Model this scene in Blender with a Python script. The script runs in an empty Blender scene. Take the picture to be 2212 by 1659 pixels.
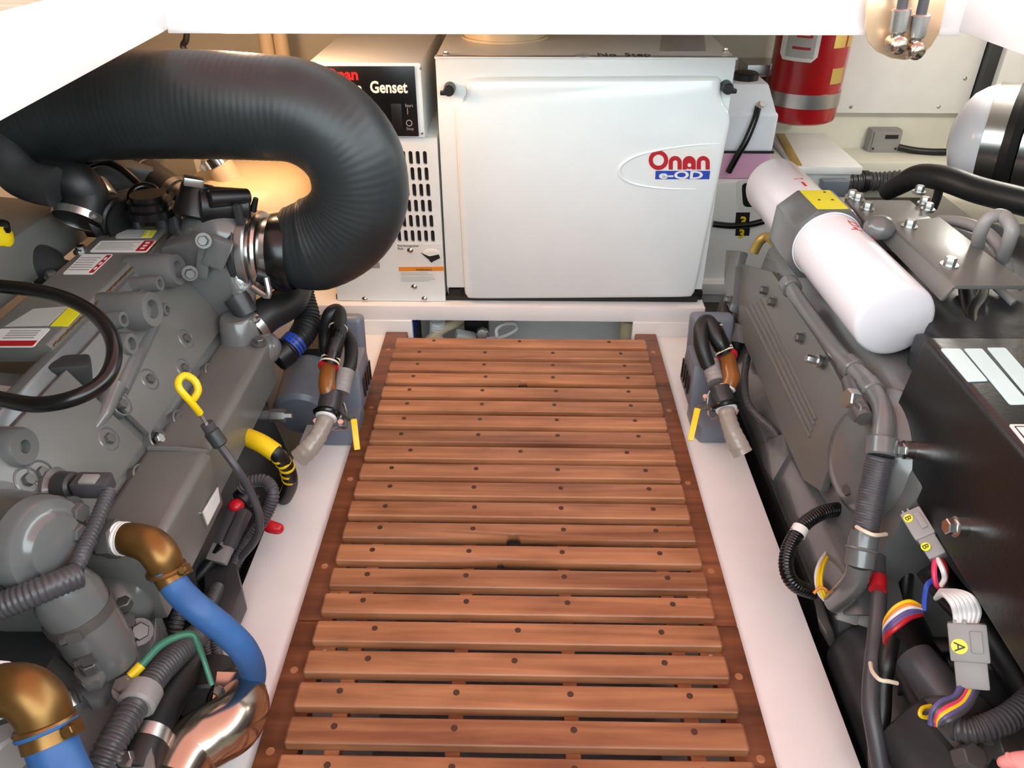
import bpy, bmesh, math, random
from mathutils import Vector, Matrix, Euler
random.seed(7)
SC = bpy.context.scene
C = SC.collection
# ------------------------------------------------------------------ camera
FPX = 1671.0
PITCH = math.radians(33.37)
YAW = math.radians(0.97)
CAM = Vector((0, 0, 0.853))
cd = bpy.data.cameras.new('camera')
cd.sensor_fit = 'HORIZONTAL'; cd.sensor_width = 36.0; cd.lens = 36.0 * FPX / 2212.0
cd.clip_start = 0.01; cd.clip_end = 100
cam = bpy.data.objects.new('camera', cd); C.objects.link(cam)
cam.location = CAM
cam.rotation_euler = Euler((math.pi / 2 - PITCH, 0, YAW), 'XYZ')
SC.camera = cam
RM = cam.rotation_euler.to_matrix()
# ------------------------------------------------------------------ sky, exposure
w = bpy.data.worlds.new('sky'); SC.world = w; w.use_nodes = True
w.node_tree.nodes['Background'].inputs['Color'].default_value = (0.82, 0.96, 1.0, 1)
w.node_tree.nodes['Background'].inputs['Strength'].default_value = 6.2
SC.view_settings.view_transform = 'Standard'
SC.view_settings.look = 'None'
SC.view_settings.gamma = 1.0
SC.view_settings.use_curve_mapping = False
SC.view_settings.exposure = 0.08
def lamp(name, kind, loc, energy, color, size=0.1, rot=None):
    l = bpy.data.lights.new(name, kind); l.energy = energy; l.color = color
    if kind == 'AREA': l.size = size
    else: l.shadow_soft_size = size
    o = bpy.data.objects.new(name, l); C.objects.link(o); o.location = loc
    if rot: o.rotation_euler = rot
    return o
# ------------------------------------------------------------------ pixel -> place
def ray(u, v):
    return RM @ Vector(((u - 1106.0) / FPX, -(v - 829.5) / FPX, -1.0))
def at(u, v, X=None, Y=None, Z=None, P=None):
    d = ray(u, v)
    if P is not None:
        p0, n = P; t = (Vector(p0) - CAM).dot(Vector(n)) / d.dot(Vector(n))
    elif X is not None: t = (X - CAM.x) / d.x
    elif Y is not None: t = (Y - CAM.y) / d.y
    else: t = (Z - CAM.z) / d.z
    return CAM + d * t
def pY(lst): return [at(u, v, Y=y) for u, v, y in lst]
def pZ(lst): return [at(u, v, Z=z) for u, v, z in lst]
# ------------------------------------------------------------------ materials
def lin(c):
    return tuple(((x / 255.0) / 12.92 if x <= 10 else (((x / 255.0) + 0.055) / 1.055) ** 2.4) for x in c) + (1.0,)
def mat(name, rgb, rough=0.5, metal=0.0, var=0.08, scale=14.0, bump=0.0, bscale=60.0, coat=0.0, trans=0.0, rgb2=None, aniso=None, emit=0.0):
    m = bpy.data.materials.new(name); m.use_nodes = True
    nt = m.node_tree; b = nt.nodes['Principled BSDF']
    tc = nt.nodes.new('ShaderNodeTexCoord')
    vec = tc.outputs['Object']
    if aniso:
        mp = nt.nodes.new('ShaderNodeMapping'); mp.inputs['Scale'].default_value = aniso
        nt.links.new(vec, mp.inputs['Vector']); vec = mp.outputs['Vector']
    nz = nt.nodes.new('ShaderNodeTexNoise'); nz.inputs['Scale'].default_value = scale; nz.inputs['Detail'].default_value = 5
    nt.links.new(vec, nz.inputs['Vector'])
    rp = nt.nodes.new('ShaderNodeValToRGB')
    c = lin(rgb); c2 = lin(rgb2) if rgb2 else tuple(min(1, x * (1 + var)) for x in c[:3]) + (1,)
    c1 = c if rgb2 else tuple(x * (1 - var) for x in c[:3]) + (1,)
    rp.color_ramp.elements[0].position = 0.35; rp.color_ramp.elements[1].position = 0.68
    rp.color_ramp.elements[0].color = c1; rp.color_ramp.elements[1].color = c2
    nt.links.new(nz.outputs['Fac'], rp.inputs['Fac']); nt.links.new(rp.outputs['Color'], b.inputs['Base Color'])
    b.inputs['Roughness'].default_value = rough; b.inputs['Metallic'].default_value = metal
    if coat: b.inputs['Coat Weight'].default_value = coat; b.inputs['Coat Roughness'].default_value = 0.12
    if trans: b.inputs['Transmission Weight'].default_value = trans
    if bump:
        n2 = nt.nodes.new('ShaderNodeTexNoise'); n2.inputs['Scale'].default_value = bscale; n2.inputs['Detail'].default_value = 3
        nt.links.new(vec, n2.inputs['Vector'])
        bp = nt.nodes.new('ShaderNodeBump'); bp.inputs['Strength'].default_value = bump; bp.inputs['Distance'].default_value = 0.004
        nt.links.new(n2.outputs['Fac'], bp.inputs['Height']); nt.links.new(bp.outputs['Normal'], b.inputs['Normal'])
    if emit:
        b.inputs['Emission Color'].default_value = c; b.inputs['Emission Strength'].default_value = emit
    return m
def wood(name, dark, light, rough=0.42):
    m = bpy.data.materials.new(name); m.use_nodes = True
    nt = m.node_tree; b = nt.nodes['Principled BSDF']; L = nt.links.new
    tc = nt.nodes.new('ShaderNodeTexCoord'); oi = nt.nodes.new('ShaderNodeObjectInfo')
    mp = nt.nodes.new('ShaderNodeMapping'); mp.inputs['Scale'].default_value = (3.0, 55.0, 55.0)
    L(tc.outputs['Object'], mp.inputs['Vector'])
    cmb = nt.nodes.new('ShaderNodeCombineXYZ')
    ml = nt.nodes.new('ShaderNodeMath'); ml.operation = 'MULTIPLY'; ml.inputs[1].default_value = 40
    L(oi.outputs['Random'], ml.inputs[0]); L(ml.outputs[0], cmb.inputs[0]); L(ml.outputs[0], cmb.inputs[1])
    L(cmb.outputs[0], mp.inputs['Location'])
    nz = nt.nodes.new('ShaderNodeTexNoise'); nz.inputs['Scale'].default_value = 1.0; nz.inputs['Detail'].default_value = 7; nz.inputs['Distortion'].default_value = 0.6
    L(mp.outputs['Vector'], nz.inputs['Vector'])
    rp = nt.nodes.new('ShaderNodeValToRGB')
    rp.color_ramp.elements[0].position = 0.3; rp.color_ramp.elements[0].color = lin(dark)
    rp.color_ramp.elements[1].position = 0.72; rp.color_ramp.elements[1].color = lin(light)
    L(nz.outputs['Fac'], rp.inputs['Fac'])
    # large stains
    n3 = nt.nodes.new('ShaderNodeTexNoise'); n3.inputs['Scale'].default_value = 7.0; n3.inputs['Detail'].default_value = 4
    m3 = nt.nodes.new('ShaderNodeMapping'); m3.inputs['Scale'].default_value = (1, 3, 1); L(tc.outputs['Object'], m3.inputs['Vector']); L(cmb.outputs[0], m3.inputs['Location']); L(m3.outputs[0], n3.inputs['Vector'])
    r3 = nt.nodes.new('ShaderNodeValToRGB'); r3.color_ramp.elements[0].position = 0.32; r3.color_ramp.elements[0].color = (0.62, 0.58, 0.55, 1)
    r3.color_ramp.elements[1].position = 0.55; r3.color_ramp.elements[1].color = (1, 1, 1, 1); L(n3.outputs['Fac'], r3.inputs['Fac'])
    mx = nt.nodes.new('ShaderNodeMix'); mx.data_type = 'RGBA'; mx.blend_type = 'MULTIPLY'; mx.inputs['Factor'].default_value = 0.75
    L(rp.outputs['Color'], mx.inputs['A']); L(r3.outputs['Color'], mx.inputs['B'])
    hv = nt.nodes.new('ShaderNodeHueSaturation')
    mr = nt.nodes.new('ShaderNodeMapRange'); mr.inputs['To Min'].default_value = 0.82; mr.inputs['To Max'].default_value = 1.12
    L(oi.outputs['Random'], mr.inputs['Value']); L(mr.outputs['Result'], hv.inputs['Value'])
    L(mx.outputs['Result'], hv.inputs['Color']); L(hv.outputs['Color'], b.inputs['Base Color'])
    b.inputs['Roughness'].default_value = rough
    bp = nt.nodes.new('ShaderNodeBump'); bp.inputs['Strength'].default_value = 0.12; bp.inputs['Distance'].default_value = 0.002
    L(nz.outputs['Fac'], bp.inputs['Height']); L(bp.outputs['Normal'], b.inputs['Normal'])
    return m
M = {}
M['gelcoat'] = mat('white_gelcoat', (236, 232, 231), 0.28, var=0.02, bump=0.03, bscale=20)
M['bulkhead'] = mat('bulkhead_paint', (224, 220, 205), 0.5, var=0.03, bump=0.03)
M['bilge'] = mat('bilge_paint', (120, 122, 130), 0.45, var=0.2, scale=6)
M['deckteak'] = wood('deck_teak', (170, 110, 70), (214, 158, 112), 0.6)
M['teak'] = wood('teak', (138, 84, 54), (196, 138, 96), 0.42)
M['teakdark'] = wood('teak_rail', (96, 52, 30), (146, 88, 54), 0.42)
M['bung'] = mat('teak_bung', (70, 44, 30), 0.5, var=0.2)
M['chalk'] = mat('genset_white', (228, 232, 232), 0.22, var=0.012, bump=0.02, bscale=8, coat=0.4)
M['chalk2'] = mat('genset_side_white', (222, 221, 214), 0.35, var=0.015)
M['black'] = mat('black_plastic', (16, 16, 17), 0.42, var=0.15, bump=0.05)
M['blackgloss'] = mat('black_gloss', (14, 14, 15), 0.25, var=0.1)
M['rubber'] = mat('black_rubber', (24, 25, 26), 0.45, var=0.2, bump=0.1)
M['engine'] = mat('engine_grey_paint', (99, 100, 100), 0.25, var=0.12, scale=9, bump=0.14, bscale=38, coat=0.5)
M['engine2'] = mat('engine_grey_panel', (103, 102, 98), 0.38, var=0.08, scale=7, bump=0.06, bscale=30, coat=0.15)
M['enginedark'] = mat('engine_dark_casting', (50, 51, 53), 0.38, var=0.2, bump=0.2, bscale=40)
M['bolt'] = mat('grey_bolt', (96, 94, 92), 0.3, 0.35, var=0.15)
M['steel'] = mat('stainless_steel', (205, 202, 198), 0.22, 1.0, var=0.08)
M['polish'] = mat('polished_steel', (196, 182, 168), 0.2, 1.0, var=0.05)
M['zinc'] = mat('zinc_steel', (190, 190, 188), 0.34, 1.0, var=0.12)
M['brass'] = mat('aged_brass', (128, 94, 50), 0.36, 0.75, var=0.2, scale=20)
M['blue'] = mat('blue_silicone_hose', (50, 98, 158), 0.5, var=0.10, bump=0.12, bscale=120)
M['yellow'] = mat('yellow_plastic', (236, 200, 20), 0.38, var=0.06)
M['red'] = mat('red_paint', (160, 14, 22), 0.26, var=0.06, coat=0.5)
M['redplastic'] = mat('red_plastic', (200, 24, 40), 0.35, var=0.06)
M['white'] = mat('white_plastic', (232, 230, 228), 0.35, var=0.03)
M['filter'] = mat('filter_white', (232, 230, 236), 0.25, var=0.012, coat=0.4)
M['paper'] = mat('label_white', (226, 224, 220), 0.45, var=0.03)
M['brasslabel'] = mat('brass_label', (196, 168, 92), 0.35, 0.5, var=0.08)
M['greyplastic'] = mat('grey_plastic', (112, 117, 130), 0.38, var=0.08, bump=0.04)
M['connector'] = mat('grey_connector', (142, 138, 136), 0.42, var=0.06)
M['conduit'] = mat('conduit', (70, 68, 72), 0.38, var=0.15)
M['clear'] = mat('clear_hose', (204, 194, 184), 0.2, var=0.06, trans=0.55)
M['amber'] = mat('amber_elbow', (150, 92, 38), 0.25, var=0.15, trans=0.25)
M['green'] = mat('green_wire', (62, 122, 98), 0.4, var=0.06)
M['pvc'] = mat('cream_pvc', (226, 206, 170), 0.4, var=0.04)
M['cream'] = mat('cream_tank', (236, 214, 172), 0.4, var=0.03)
M['coolant'] = mat('pink_coolant', (214, 160, 190), 0.3, var=0.04)
M['bottle'] = mat('bottle_plastic', (232, 232, 240), 0.35, var=0.02)
M['ink'] = mat('black_ink', (24, 22, 24), 0.5, var=0.1)
M['inkred'] = mat('red_ink', (176, 26, 36), 0.4, var=0.05)
M['inkblue'] = mat('blue_ink', (38, 70, 170), 0.4, var=0.05)
M['inkgrey'] = mat('grey_ink', (150, 148, 146), 0.5, var=0.1)
M['orange'] = mat('orange_ink', (228, 140, 40), 0.45, var=0.05)
M['pink_wire'] = mat('pink_wire', (220, 60, 100), 0.4, var=0.06)
M['purple'] = mat('purple_wire', (92, 84, 140), 0.4, var=0.06)
M['tie'] = mat('cable_tie', (226, 214, 190), 0.4, var=0.05)
M['foil'] = mat('foil_wrap', (170, 170, 170), 0.35, 0.8, var=0.15, bump=0.6, bscale=70)
M['lemon'] = mat('lemon_sticker', (226, 218, 36), 0.4, var=0.05)
M['peach'] = mat('reflection_tinted_steel', (242, 206, 168), 0.28, 0.6, var=0.06)  # warm reflection painted into the steel's base colour
M['duct'] = mat('duct_rubber', (36, 42, 44), 0.42, var=0.22, scale=9, bump=0.15, bscale=26)
M['ecu'] = mat('controller_black', (16, 17, 17), 0.32, var=0.15, bump=0.06, bscale=160)
M['sticker'] = mat('pale_sticker', (206, 232, 232), 0.3, var=0.02)
M['ink_pale'] = mat('faded_print', (176, 176, 172), 0.5, var=0.05)
M['shelter'] = mat('pink_bounce_paint', (240, 200, 198), 0.4, var=0.02)  # tinted pink so the added roof and walls bounce pink light
M['skin'] = mat('skin', (226, 142, 136), 0.5, var=0.06, bump=0.04)
# ------------------------------------------------------------------ mesh helpers
def frame(d):
    d = Vector(d).normalized()
    a = Vector((0, 0, 1)) if abs(d.z) < 0.9 else Vector((1, 0, 0))
    x = a.cross(d).normalized(); y = d.cross(x).normalized()
    return x, y, d
class MB:
    def __init__(s): s.v = []; s.f = []
    def add(s, vs, fs):
        o = len(s.v); s.v += [Vector(p) for p in vs]; s.f += [[i + o for i in f] for f in fs]; return s
    def box(s, c, size, R=None, bev=0.0, seg=2):
        bm = bmesh.new(); bmesh.ops.create_cube(bm, size=1.0)
        for q in bm.verts: q.co = Vector((q.co.x * size[0], q.co.y * size[1], q.co.z * size[2]))
        if bev: bmesh.ops.bevel(bm, geom=list(bm.edges), offset=bev, segments=seg, affect='EDGES', profile=0.6)
        s._bm(bm, c, R); return s
    def bb(s, x0, x1, y0, y1, z0, z1, bev=0.0, seg=2):
        return s.box(((x0 + x1) / 2, (y0 + y1) / 2, (z0 + z1) / 2), (abs(x1 - x0), abs(y1 - y0), abs(z1 - z0)), None, bev, seg)
    def _bm(s, bm, c, R=None):
        bm.verts.index_update(); c = Vector(c)
        s.add([(R @ q.co if R else q.co) + c for q in bm.verts], [[q.index for q in f.verts] for f in bm.faces]); bm.free()
    def prism(s, poly, ext, bev=0.0, seg=2, bevall=True):
        """poly: list of 3D points (planar), ext: extrude vector"""
        bm = bmesh.new(); e = Vector(ext)
        a = [bm.verts.new(Vector(p)) for p in poly]; b = [bm.verts.new(Vector(p) + e) for p in poly]
        n = len(a); bm.faces.new(a); bm.faces.new(b[::-1])
        for i in range(n): bm.faces.new((a[i], b[i], b[(i + 1) % n], a[(i + 1) % n]))
        bmesh.ops.recalc_face_normals(bm, faces=bm.faces)
        if bev: bmesh.ops.bevel(bm, geom=list(bm.edges), offset=bev, segments=seg, affect='EDGES', profile=0.6, clamp_overlap=True)
        s._bm(bm, (0, 0, 0)); return s
    def lathe(s, p0, d, prof, seg=24, cap=True):
        """prof: list of (t along d, radius)"""
        x, y, d = frame(d); p0 = Vector(p0); vs = []; fs = []
        for t, r in prof:
            for k in range(seg):
                a = 2 * math.pi * k / seg
                vs.append(p0 + d * t + (x * math.cos(a) + y * math.sin(a)) * max(r, 1e-5))
        for i in range(len(prof) - 1):
            for k in range(seg):
                k2 = (k + 1) % seg
                fs.append([i * seg + k, i * seg + k2, (i + 1) * seg + k2, (i + 1) * seg + k])
        if cap:
            if prof[0][1] > 1e-4: fs.append(list(range(seg))[::-1])
            if prof[-1][1] > 1e-4: fs.append([(len(prof) - 1) * seg + k for k in range(seg)])
        s.add(vs, fs); return s
    def cyl(s, p0, p1, r0, r1=None, seg=20, bev=0.0):
        d = Vector(p1) - Vector(p0); L = d.length; r1 = r0 if r1 is None else r1
        pr = [(0, r0), (L, r1)] if not bev else [(0, r0 - bev), (bev, r0), (L - bev, r1), (L, r1 - bev)]
        return s.lathe(p0, d, pr, seg)
    def hexa(s, p0, d, r, h, bev=0.12):
        return s.lathe(p0, d, [(0, r), (h * (1 - bev), r), (h, r * 0.86)], 6)
    def tube(s, pts, r, seg=14, n=0, cap=True, ribs=None, closed=False, rad=None):
        """pts polyline; n>0: Catmull-Rom resample per span; ribs=(pitch, amp); rad: radii per control point"""
        P = [Vector(p) for p in pts]; rr = list(rad) if rad else [r] * len(P)
        if n:
            Q = []; R2 = []
            m = len(P); rng = range(m if closed else m - 1)
            for i in rng:
                g = (lambda k: P[k % m]) if closed else (lambda k: P[max(0, min(m - 1, k))])
                a, b, c, d = g(i - 1), g(i), g(i + 1), g(i + 2)
                for k in range(n):
                    t = k / n
                    Q.append(0.5 * ((2 * b) + (c - a) * t + (2 * a - 5 * b + 4 * c - d) * t * t + (3 * b - a - 3 * c + d) * t ** 3))
                    R2.append(rr[i % m] * (1 - t) + rr[(i + 1) % m] * t)
            if not closed: Q.append(P[-1]); R2.append(rr[-1])
            P, rr = Q, R2
        if ribs:
            L = [0]
            for i in range(1, len(P)): L.append(L[-1] + (P[i] - P[i - 1]).length)
            step = ribs[0] / 4; N = min(int(L[-1] / step), 900); Q = []; R2 = []; j = 0
            for k in range(N + 1):
                t = L[-1] * k / max(N, 1)
                while j < len(P) - 2 and L[j + 1] < t: j += 1
                f = (t - L[j]) / max(L[j + 1] - L[j], 1e-9)
                Q.append(P[j].lerp(P[j + 1], f)); R2.append(rr[j] * (1 - f) + rr[j + 1] * f + (ribs[1] if k % 4 in (0, 1) else 0))
            P, rr = Q, R2
        m = len(P); vs = []; fs = []; px = None
        for i in range(m):
            if closed: d = P[(i + 1) % m] - P[i - 1]
            else: d = P[min(i + 1, m - 1)] - P[max(i - 1, 0)]
            if d.length < 1e-9: d = Vector((0, 0, 1))
            d.normalize()
            if px is None: px, _, _ = frame(d)
            else:
                px = px - d * px.dot(d)
                px = px.normalized() if px.length > 1e-6 else frame(d)[0]
            py = d.cross(px)
            for k in range(seg):
                a = 2 * math.pi * k / seg
                vs.append(P[i] + (px * math.cos(a) + py * math.sin(a)) * rr[i])
        for i in range(m if closed else m - 1):
            i2 = (i + 1) % m
            for k in range(seg):
                k2 = (k + 1) % seg
                fs.append([i * seg + k, i * seg + k2, i2 * seg + k2, i2 * seg + k])
        if cap and not closed:
            fs.append(list(range(seg))[::-1]); fs.append([(m - 1) * seg + k for k in range(seg)])
        s.add(vs, fs); return s
    def ring(s, c, d, R, r, seg=28, rs=8):
        x, y, d = frame(d); c = Vector(c)
        return s.tube([c + (x * math.cos(2 * math.pi * k / seg) + y * math.sin(2 * math.pi * k / seg)) * R for k in range(seg)], r, rs, closed=True)
    def band(s, c, d, R, wd, th, seg=28):
        """hose clamp band: short open pipe"""
        return s.lathe(c, d, [(-wd / 2, R), (-wd / 2, R + th), (wd / 2, R + th), (wd / 2, R), (-wd / 2, R)], seg, cap=False)
    def sph(s, c, r, sc=(1, 1, 1), seg=16, R=None):
        bm = bmesh.new(); bmesh.ops.create_uvsphere(bm, u_segments=seg, v_segments=max(6, seg // 2), radius=r)
        for q in bm.verts: q.co = Vector((q.co.x * sc[0], q.co.y * sc[1], q.co.z * sc[2]))
        s._bm(bm, c, R); return s
    def build(s, name, m, parent=None, angle=38, label=None):
        me = bpy.data.meshes.new(name)
        lo = Vector([min(p[i] for p in s.v) for i in range(3)]); hi = Vector([max(p[i] for p in s.v) for i in range(3)])
        c = (lo + hi) / 2
        me.from_pydata([p - c for p in s.v], [], s.f); me.validate()
        bm = bmesh.new(); bm.from_mesh(me); bmesh.ops.recalc_face_normals(bm, faces=bm.faces); bm.to_mesh(me); bm.free()
        me.materials.append(M[m] if isinstance(m, str) else m)
        for p in me.polygons: p.use_smooth = True
        me.set_sharp_from_angle(angle=math.radians(angle))
        o = bpy.data.objects.new(name, me); C.objects.link(o)
        place(o, c, parent)
        if label: o['label'] = label
        return o
def worldloc(o):
    p = Vector(o.location)
    while o.parent: o = o.parent; p = p + Vector(o.location)
    return p
def place(o, c, parent):
    """all parents here are translated only, so locations add up"""
    if parent is not None:
        o.parent = parent; o.location = Vector(c) - worldloc(parent)
    else: o.location = c
def tag(o, label, cat, group=None, kind=None):
    if label: o['label'] = label
    if cat: o['category'] = cat
    if group: o['group'] = group
    if kind: o['kind'] = kind
    return o
def thing(name, label, cat, loc=(0, 0, 0), group=None):
    o = bpy.data.objects.new(name, None); C.objects.link(o); o.location = loc; o.empty_display_size = 0.05
    return tag(o, label, cat, group)
def struct(name, mb, m, label=None):
    o = mb.build(name, m); o['kind'] = 'structure'
    if label: o['label'] = label
    return o
def text(name, body, m, origin, xdir, ydir, size, parent, extrude=0.0006, align='LEFT', xs=1.0, bold=0.0):
    cu = bpy.data.curves.new(name, 'FONT'); cu.body = body; cu.size = size; cu.extrude = extrude; cu.align_x = align; cu.offset = bold; cu.resolution_u = 3
    tmp = bpy.data.objects.new('tmp_text', cu); C.objects.link(tmp)
    bpy.context.view_layer.update()
    dg = bpy.context.evaluated_depsgraph_get()
    me = bpy.data.meshes.new_from_object(tmp.evaluated_get(dg)); bpy.data.objects.remove(tmp); bpy.data.curves.remove(cu)
    x = Vector(xdir).normalized(); y = Vector(ydir); y = (y - x * y.dot(x)).normalized(); z = x.cross(y)
    mb = MB(); o = Vector(origin)
    mb.add([o + x * q.co.x * xs + y * q.co.y + z * q.co.z for q in me.vertices], [list(p.vertices) for p in me.polygons])
    bpy.data.meshes.remove(me)
    return mb.build(name, m, parent, angle=20)
def plate(name, corners, m, parent, th=0.0015, label=None, rnd=0.0):
    """thin sticker on a surface: corners in order, raised by th along its normal (towards the camera)"""
    P = [Vector(p) for p in corners]; n = (P[1] - P[0]).cross(P[-1] - P[0]).normalized()
    if n.dot(CAM - P[0]) < 0: n = -n
    if rnd:
        Q = []
        k = len(P)
        for i in range(k):
            a, b, c = P[i - 1], P[i], P[(i + 1) % k]
            d1 = (a - b); d2 = (c - b); r = min(rnd, d1.length * .4, d2.length * .4); d1.normalize(); d2.normalize()
            for t in (0, .33, .67, 1):
                Q.append((b + d1 * r * (1 - t) ** 2 + d2 * r * t * t))
        P = Q
    return MB().prism([p - n * 0.0005 for p in P], n * (th + 0.0005)).build(name, m, parent, label=label)
def bil(P, a, b):
    """bilinear point in quad P (tl, tr, br, bl)"""
    t = P[0].lerp(P[1], a); q = P[3].lerp(P[2], a); return t.lerp(q, b)
def bolt(name, p, d, r, h, parent, m='bolt', washer=True):
    mb = MB()
    d = Vector(d).normalized(); p = Vector(p)
    if washer: mb.lathe(p - d * 0.002, d, [(0, r * 1.5), (0.002 + h * .2, r * 1.5)], 16)
    mb.hexa(p, d, r, h * 1.2)
    return mb.build(name, m, parent)
def clampband(c, d, R, wd, parent, name='hose_clamp', m='zinc', screw=None):
    o = MB(); o.band(c, d, R, wd, 0.0012)
    x, y, dd = frame(d)
    sdir = Vector(screw).normalized() if screw is not None else x
    sdir = (sdir - dd * sdir.dot(dd)).normalized(); t = dd.cross(sdir)
    q = Vector(c) + sdir * (R + 0.003)
    o.box(q, (1, 1, 1), Matrix((sdir, t, dd)).transposed() @ Matrix.Diagonal((0.006, 0.014, wd * 0.95)))
    o.hexa(q + t * 0.006, t, wd * 0.42, 0.007)
    return o.build(name, m, parent)
# ================================================================== the setting
GY = 1.557            # generator front
BK = 2.15             # back bulkhead
DZ0, DZ1 = 0.655, 0.729
OX0, OX1, OY0, OY1 = -0.55, 0.655, -0.75, 1.285     # hatch opening
WX0, WX1, WY0 = -1.35, 1.38, -1.0
FZ = -0.46
struct('floor', MB().bb(WX0 - .05, WX1 + .05, WY0, BK + .05, FZ - .04, FZ), 'bilge', 'dark painted bilge floor below the teak grating')
struct('wall_back', MB().bb(WX0 - .05, WX1 + .05, BK, BK + .04, FZ, DZ0 + .03), 'bulkhead', 'cream painted bulkhead behind the white generator')
struct('wall_left', MB().bb(WX0 - .04, WX0, WY0, BK, FZ, DZ0 + .03), 'bulkhead', 'cream painted hull side behind the left engine')
struct('wall_right', MB().bb(WX1, WX1 + .04, WY0, BK, FZ, DZ0 + .03), 'bulkhead', 'pale hull side behind the right engine')
struct('wall_front', MB().bb(WX0 - .05, WX1 + .05, WY0 - .04, WY0, FZ, DZ0 + .03), 'bulkhead', 'painted bulkhead behind the viewer')
cz0, cz1 = DZ0 + .02, DZ1 - .012
c = MB()
c.bb(WX0 - .05, OX0 - .02, WY0, BK + .05, cz0, cz1); c.bb(OX1 + .02, WX1 + .05, WY0, BK + .05, cz0, cz1)
c.bb(OX0 - .02, OX1 + .02, OY1 + .02, BK + .05, cz0, cz1); c.bb(OX0 - .02, OX1 + .02, WY0, OY0 - .02, cz0, cz1)
struct('ceiling', c, 'gelcoat', 'white deck underside around the open hatch')
d = MB()
d.bb(-3.2, OX0 - .03, -3.0, 4.0, cz1, DZ1 - .004); d.bb(OX1 + .03, 3.2, -3.0, 4.0, cz1, DZ1 - .004)
d.bb(OX0 - .03, OX1 + .03, OY1 + .03, 4.0, cz1, DZ1 - .004); d.bb(OX0 - .03, OX1 + .03, -3.0, OY0 - .03, cz1, DZ1 - .004)
struct('floor_deck', d, 'deckteak', 'warm teak deck around the open hatch')
# hatch coaming boards
struct('trim_1', MB().bb(OX0 - .02, OX1 + .02, OY1, OY1 + .022, DZ0, DZ1, .003), 'gelcoat', 'bright white hatch coaming across the top')
struct('trim_2', MB().prism([(OX0, OY1 + .001, DZ0 - .001), (OX0 + .169, OY0, DZ0 - .001), (OX0 - .02, OY0, DZ0 - .001), (OX0 - .024, OY1 + .001, DZ0 - .001)], (0, 0, DZ1 - DZ0 + .001), .003), 'gelcoat', 'bright white hatch coaming at the upper left')
struct('trim_3', MB().bb(OX1, OX1 + .024, OY0, OY1 + .001, DZ0 - .001, DZ1, .003), 'gelcoat', 'bright white hatch coaming at the upper right')
struct('trim_4', MB().bb(OX0 - .02, OX1 + .02, OY0 - .022, OY0, DZ0, DZ1, .003), 'gelcoat', 'white hatch coaming behind the viewer')
struct('trim_5', MB().bb(OX0, OX1, OY1 - .006, OY1 + .03, DZ0 - .006, DZ0 + .002, .002), 'gelcoat', 'thin white lip under the front hatch coaming')
# engine beds (stringers)
def bed(name, x0, x1, xi, label):
    b = MB(); s = 1 if x1 > 0 else -1
    poly = [(x0, -.5, FZ), (x0, -.5, -.022), (x1, -.5, -.022), (x1, -.5, -.036), (xi, -.5, -.036), (xi, -.5, FZ)]
    b.prism(poly, (0, 2.03, 0), .004)
    struct(name, b, 'gelcoat', label)
bed('engine_bed', -.412, -.312, -.262, 'glossy white engine bed left of the teak grating')
bed('engine_bed', .402, .300, .252, 'glossy white engine bed right of the teak grating')
# generator shelf with front panels
struct('genset_shelf', MB().bb(-.62, .405, 1.535, 2.1, .011, .048, .004), 'gelcoat', 'white shelf edge carrying the generator')
struct('genset_shelf', MB().bb(-.62, -.252, 1.531, 1.545, FZ, .012, .002), 'gelcoat', 'white panel under the shelf at the left grating end')
struct('genset_shelf', MB().bb(.246, .403, 1.531, 1.545, FZ, .012, .002), 'gelcoat', 'white panel under the shelf at the right grating end')
struct('genset_shelf', MB().bb(-.62, .405, 1.95, 1.98, FZ, .012), 'bulkhead', 'pale inner panel in the recess under the shelf')
struct('genset_shelf', MB().bb(-1.2, -.60, 1.32, 2.1, -.03, .02, .004), 'bulkhead', 'cream platform in the left rear corner')

# ================================================================== teak gratings
def slat_profile():
    # rounded top edges, in (y, z); slat width .0405, thickness .021
    w, t, r = .0360, .0142, .0042
    p = [(0, -t), (0, -r)]
    for k in range(1, 4): a = math.pi * k / 6; p.append((r - r * math.cos(a), -r + r * math.sin(a)))
    p += [(r, 0), (w - r, 0)]
    for k in range(1, 4): a = math.pi * k / 6; p.append((w - r + r * math.sin(a), -r + r * math.cos(a)))
    p += [(w, -t)]
    return p
SX0, SX1 = -.2785, .2685
def slat_mesh(notches=()):
    prof = slat_profile(); xs = [SX0, SX0 + .0025, SX1 - .0025, SX1]
    vs = []; fs = []; n = len(prof)
    for i, x in enumerate(xs):
        k = .0018 if i in (0, 3) else 0
        for y, z in prof:
            vs.append(Vector((x, min(max(y, k), .0360 - k), z - k if z > -.007 else z)))
    for i in range(len(xs) - 1):
        for k in range(n):
            k2 = (k + 1) % n
            fs.append([i * n + k, i * n + k2, (i + 1) * n + k2, (i + 1) * n + k])
    fs.append(list(range(n))[::-1]); fs.append([(len(xs) - 1) * n + k for k in range(n)])
    return vs, fs
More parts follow.
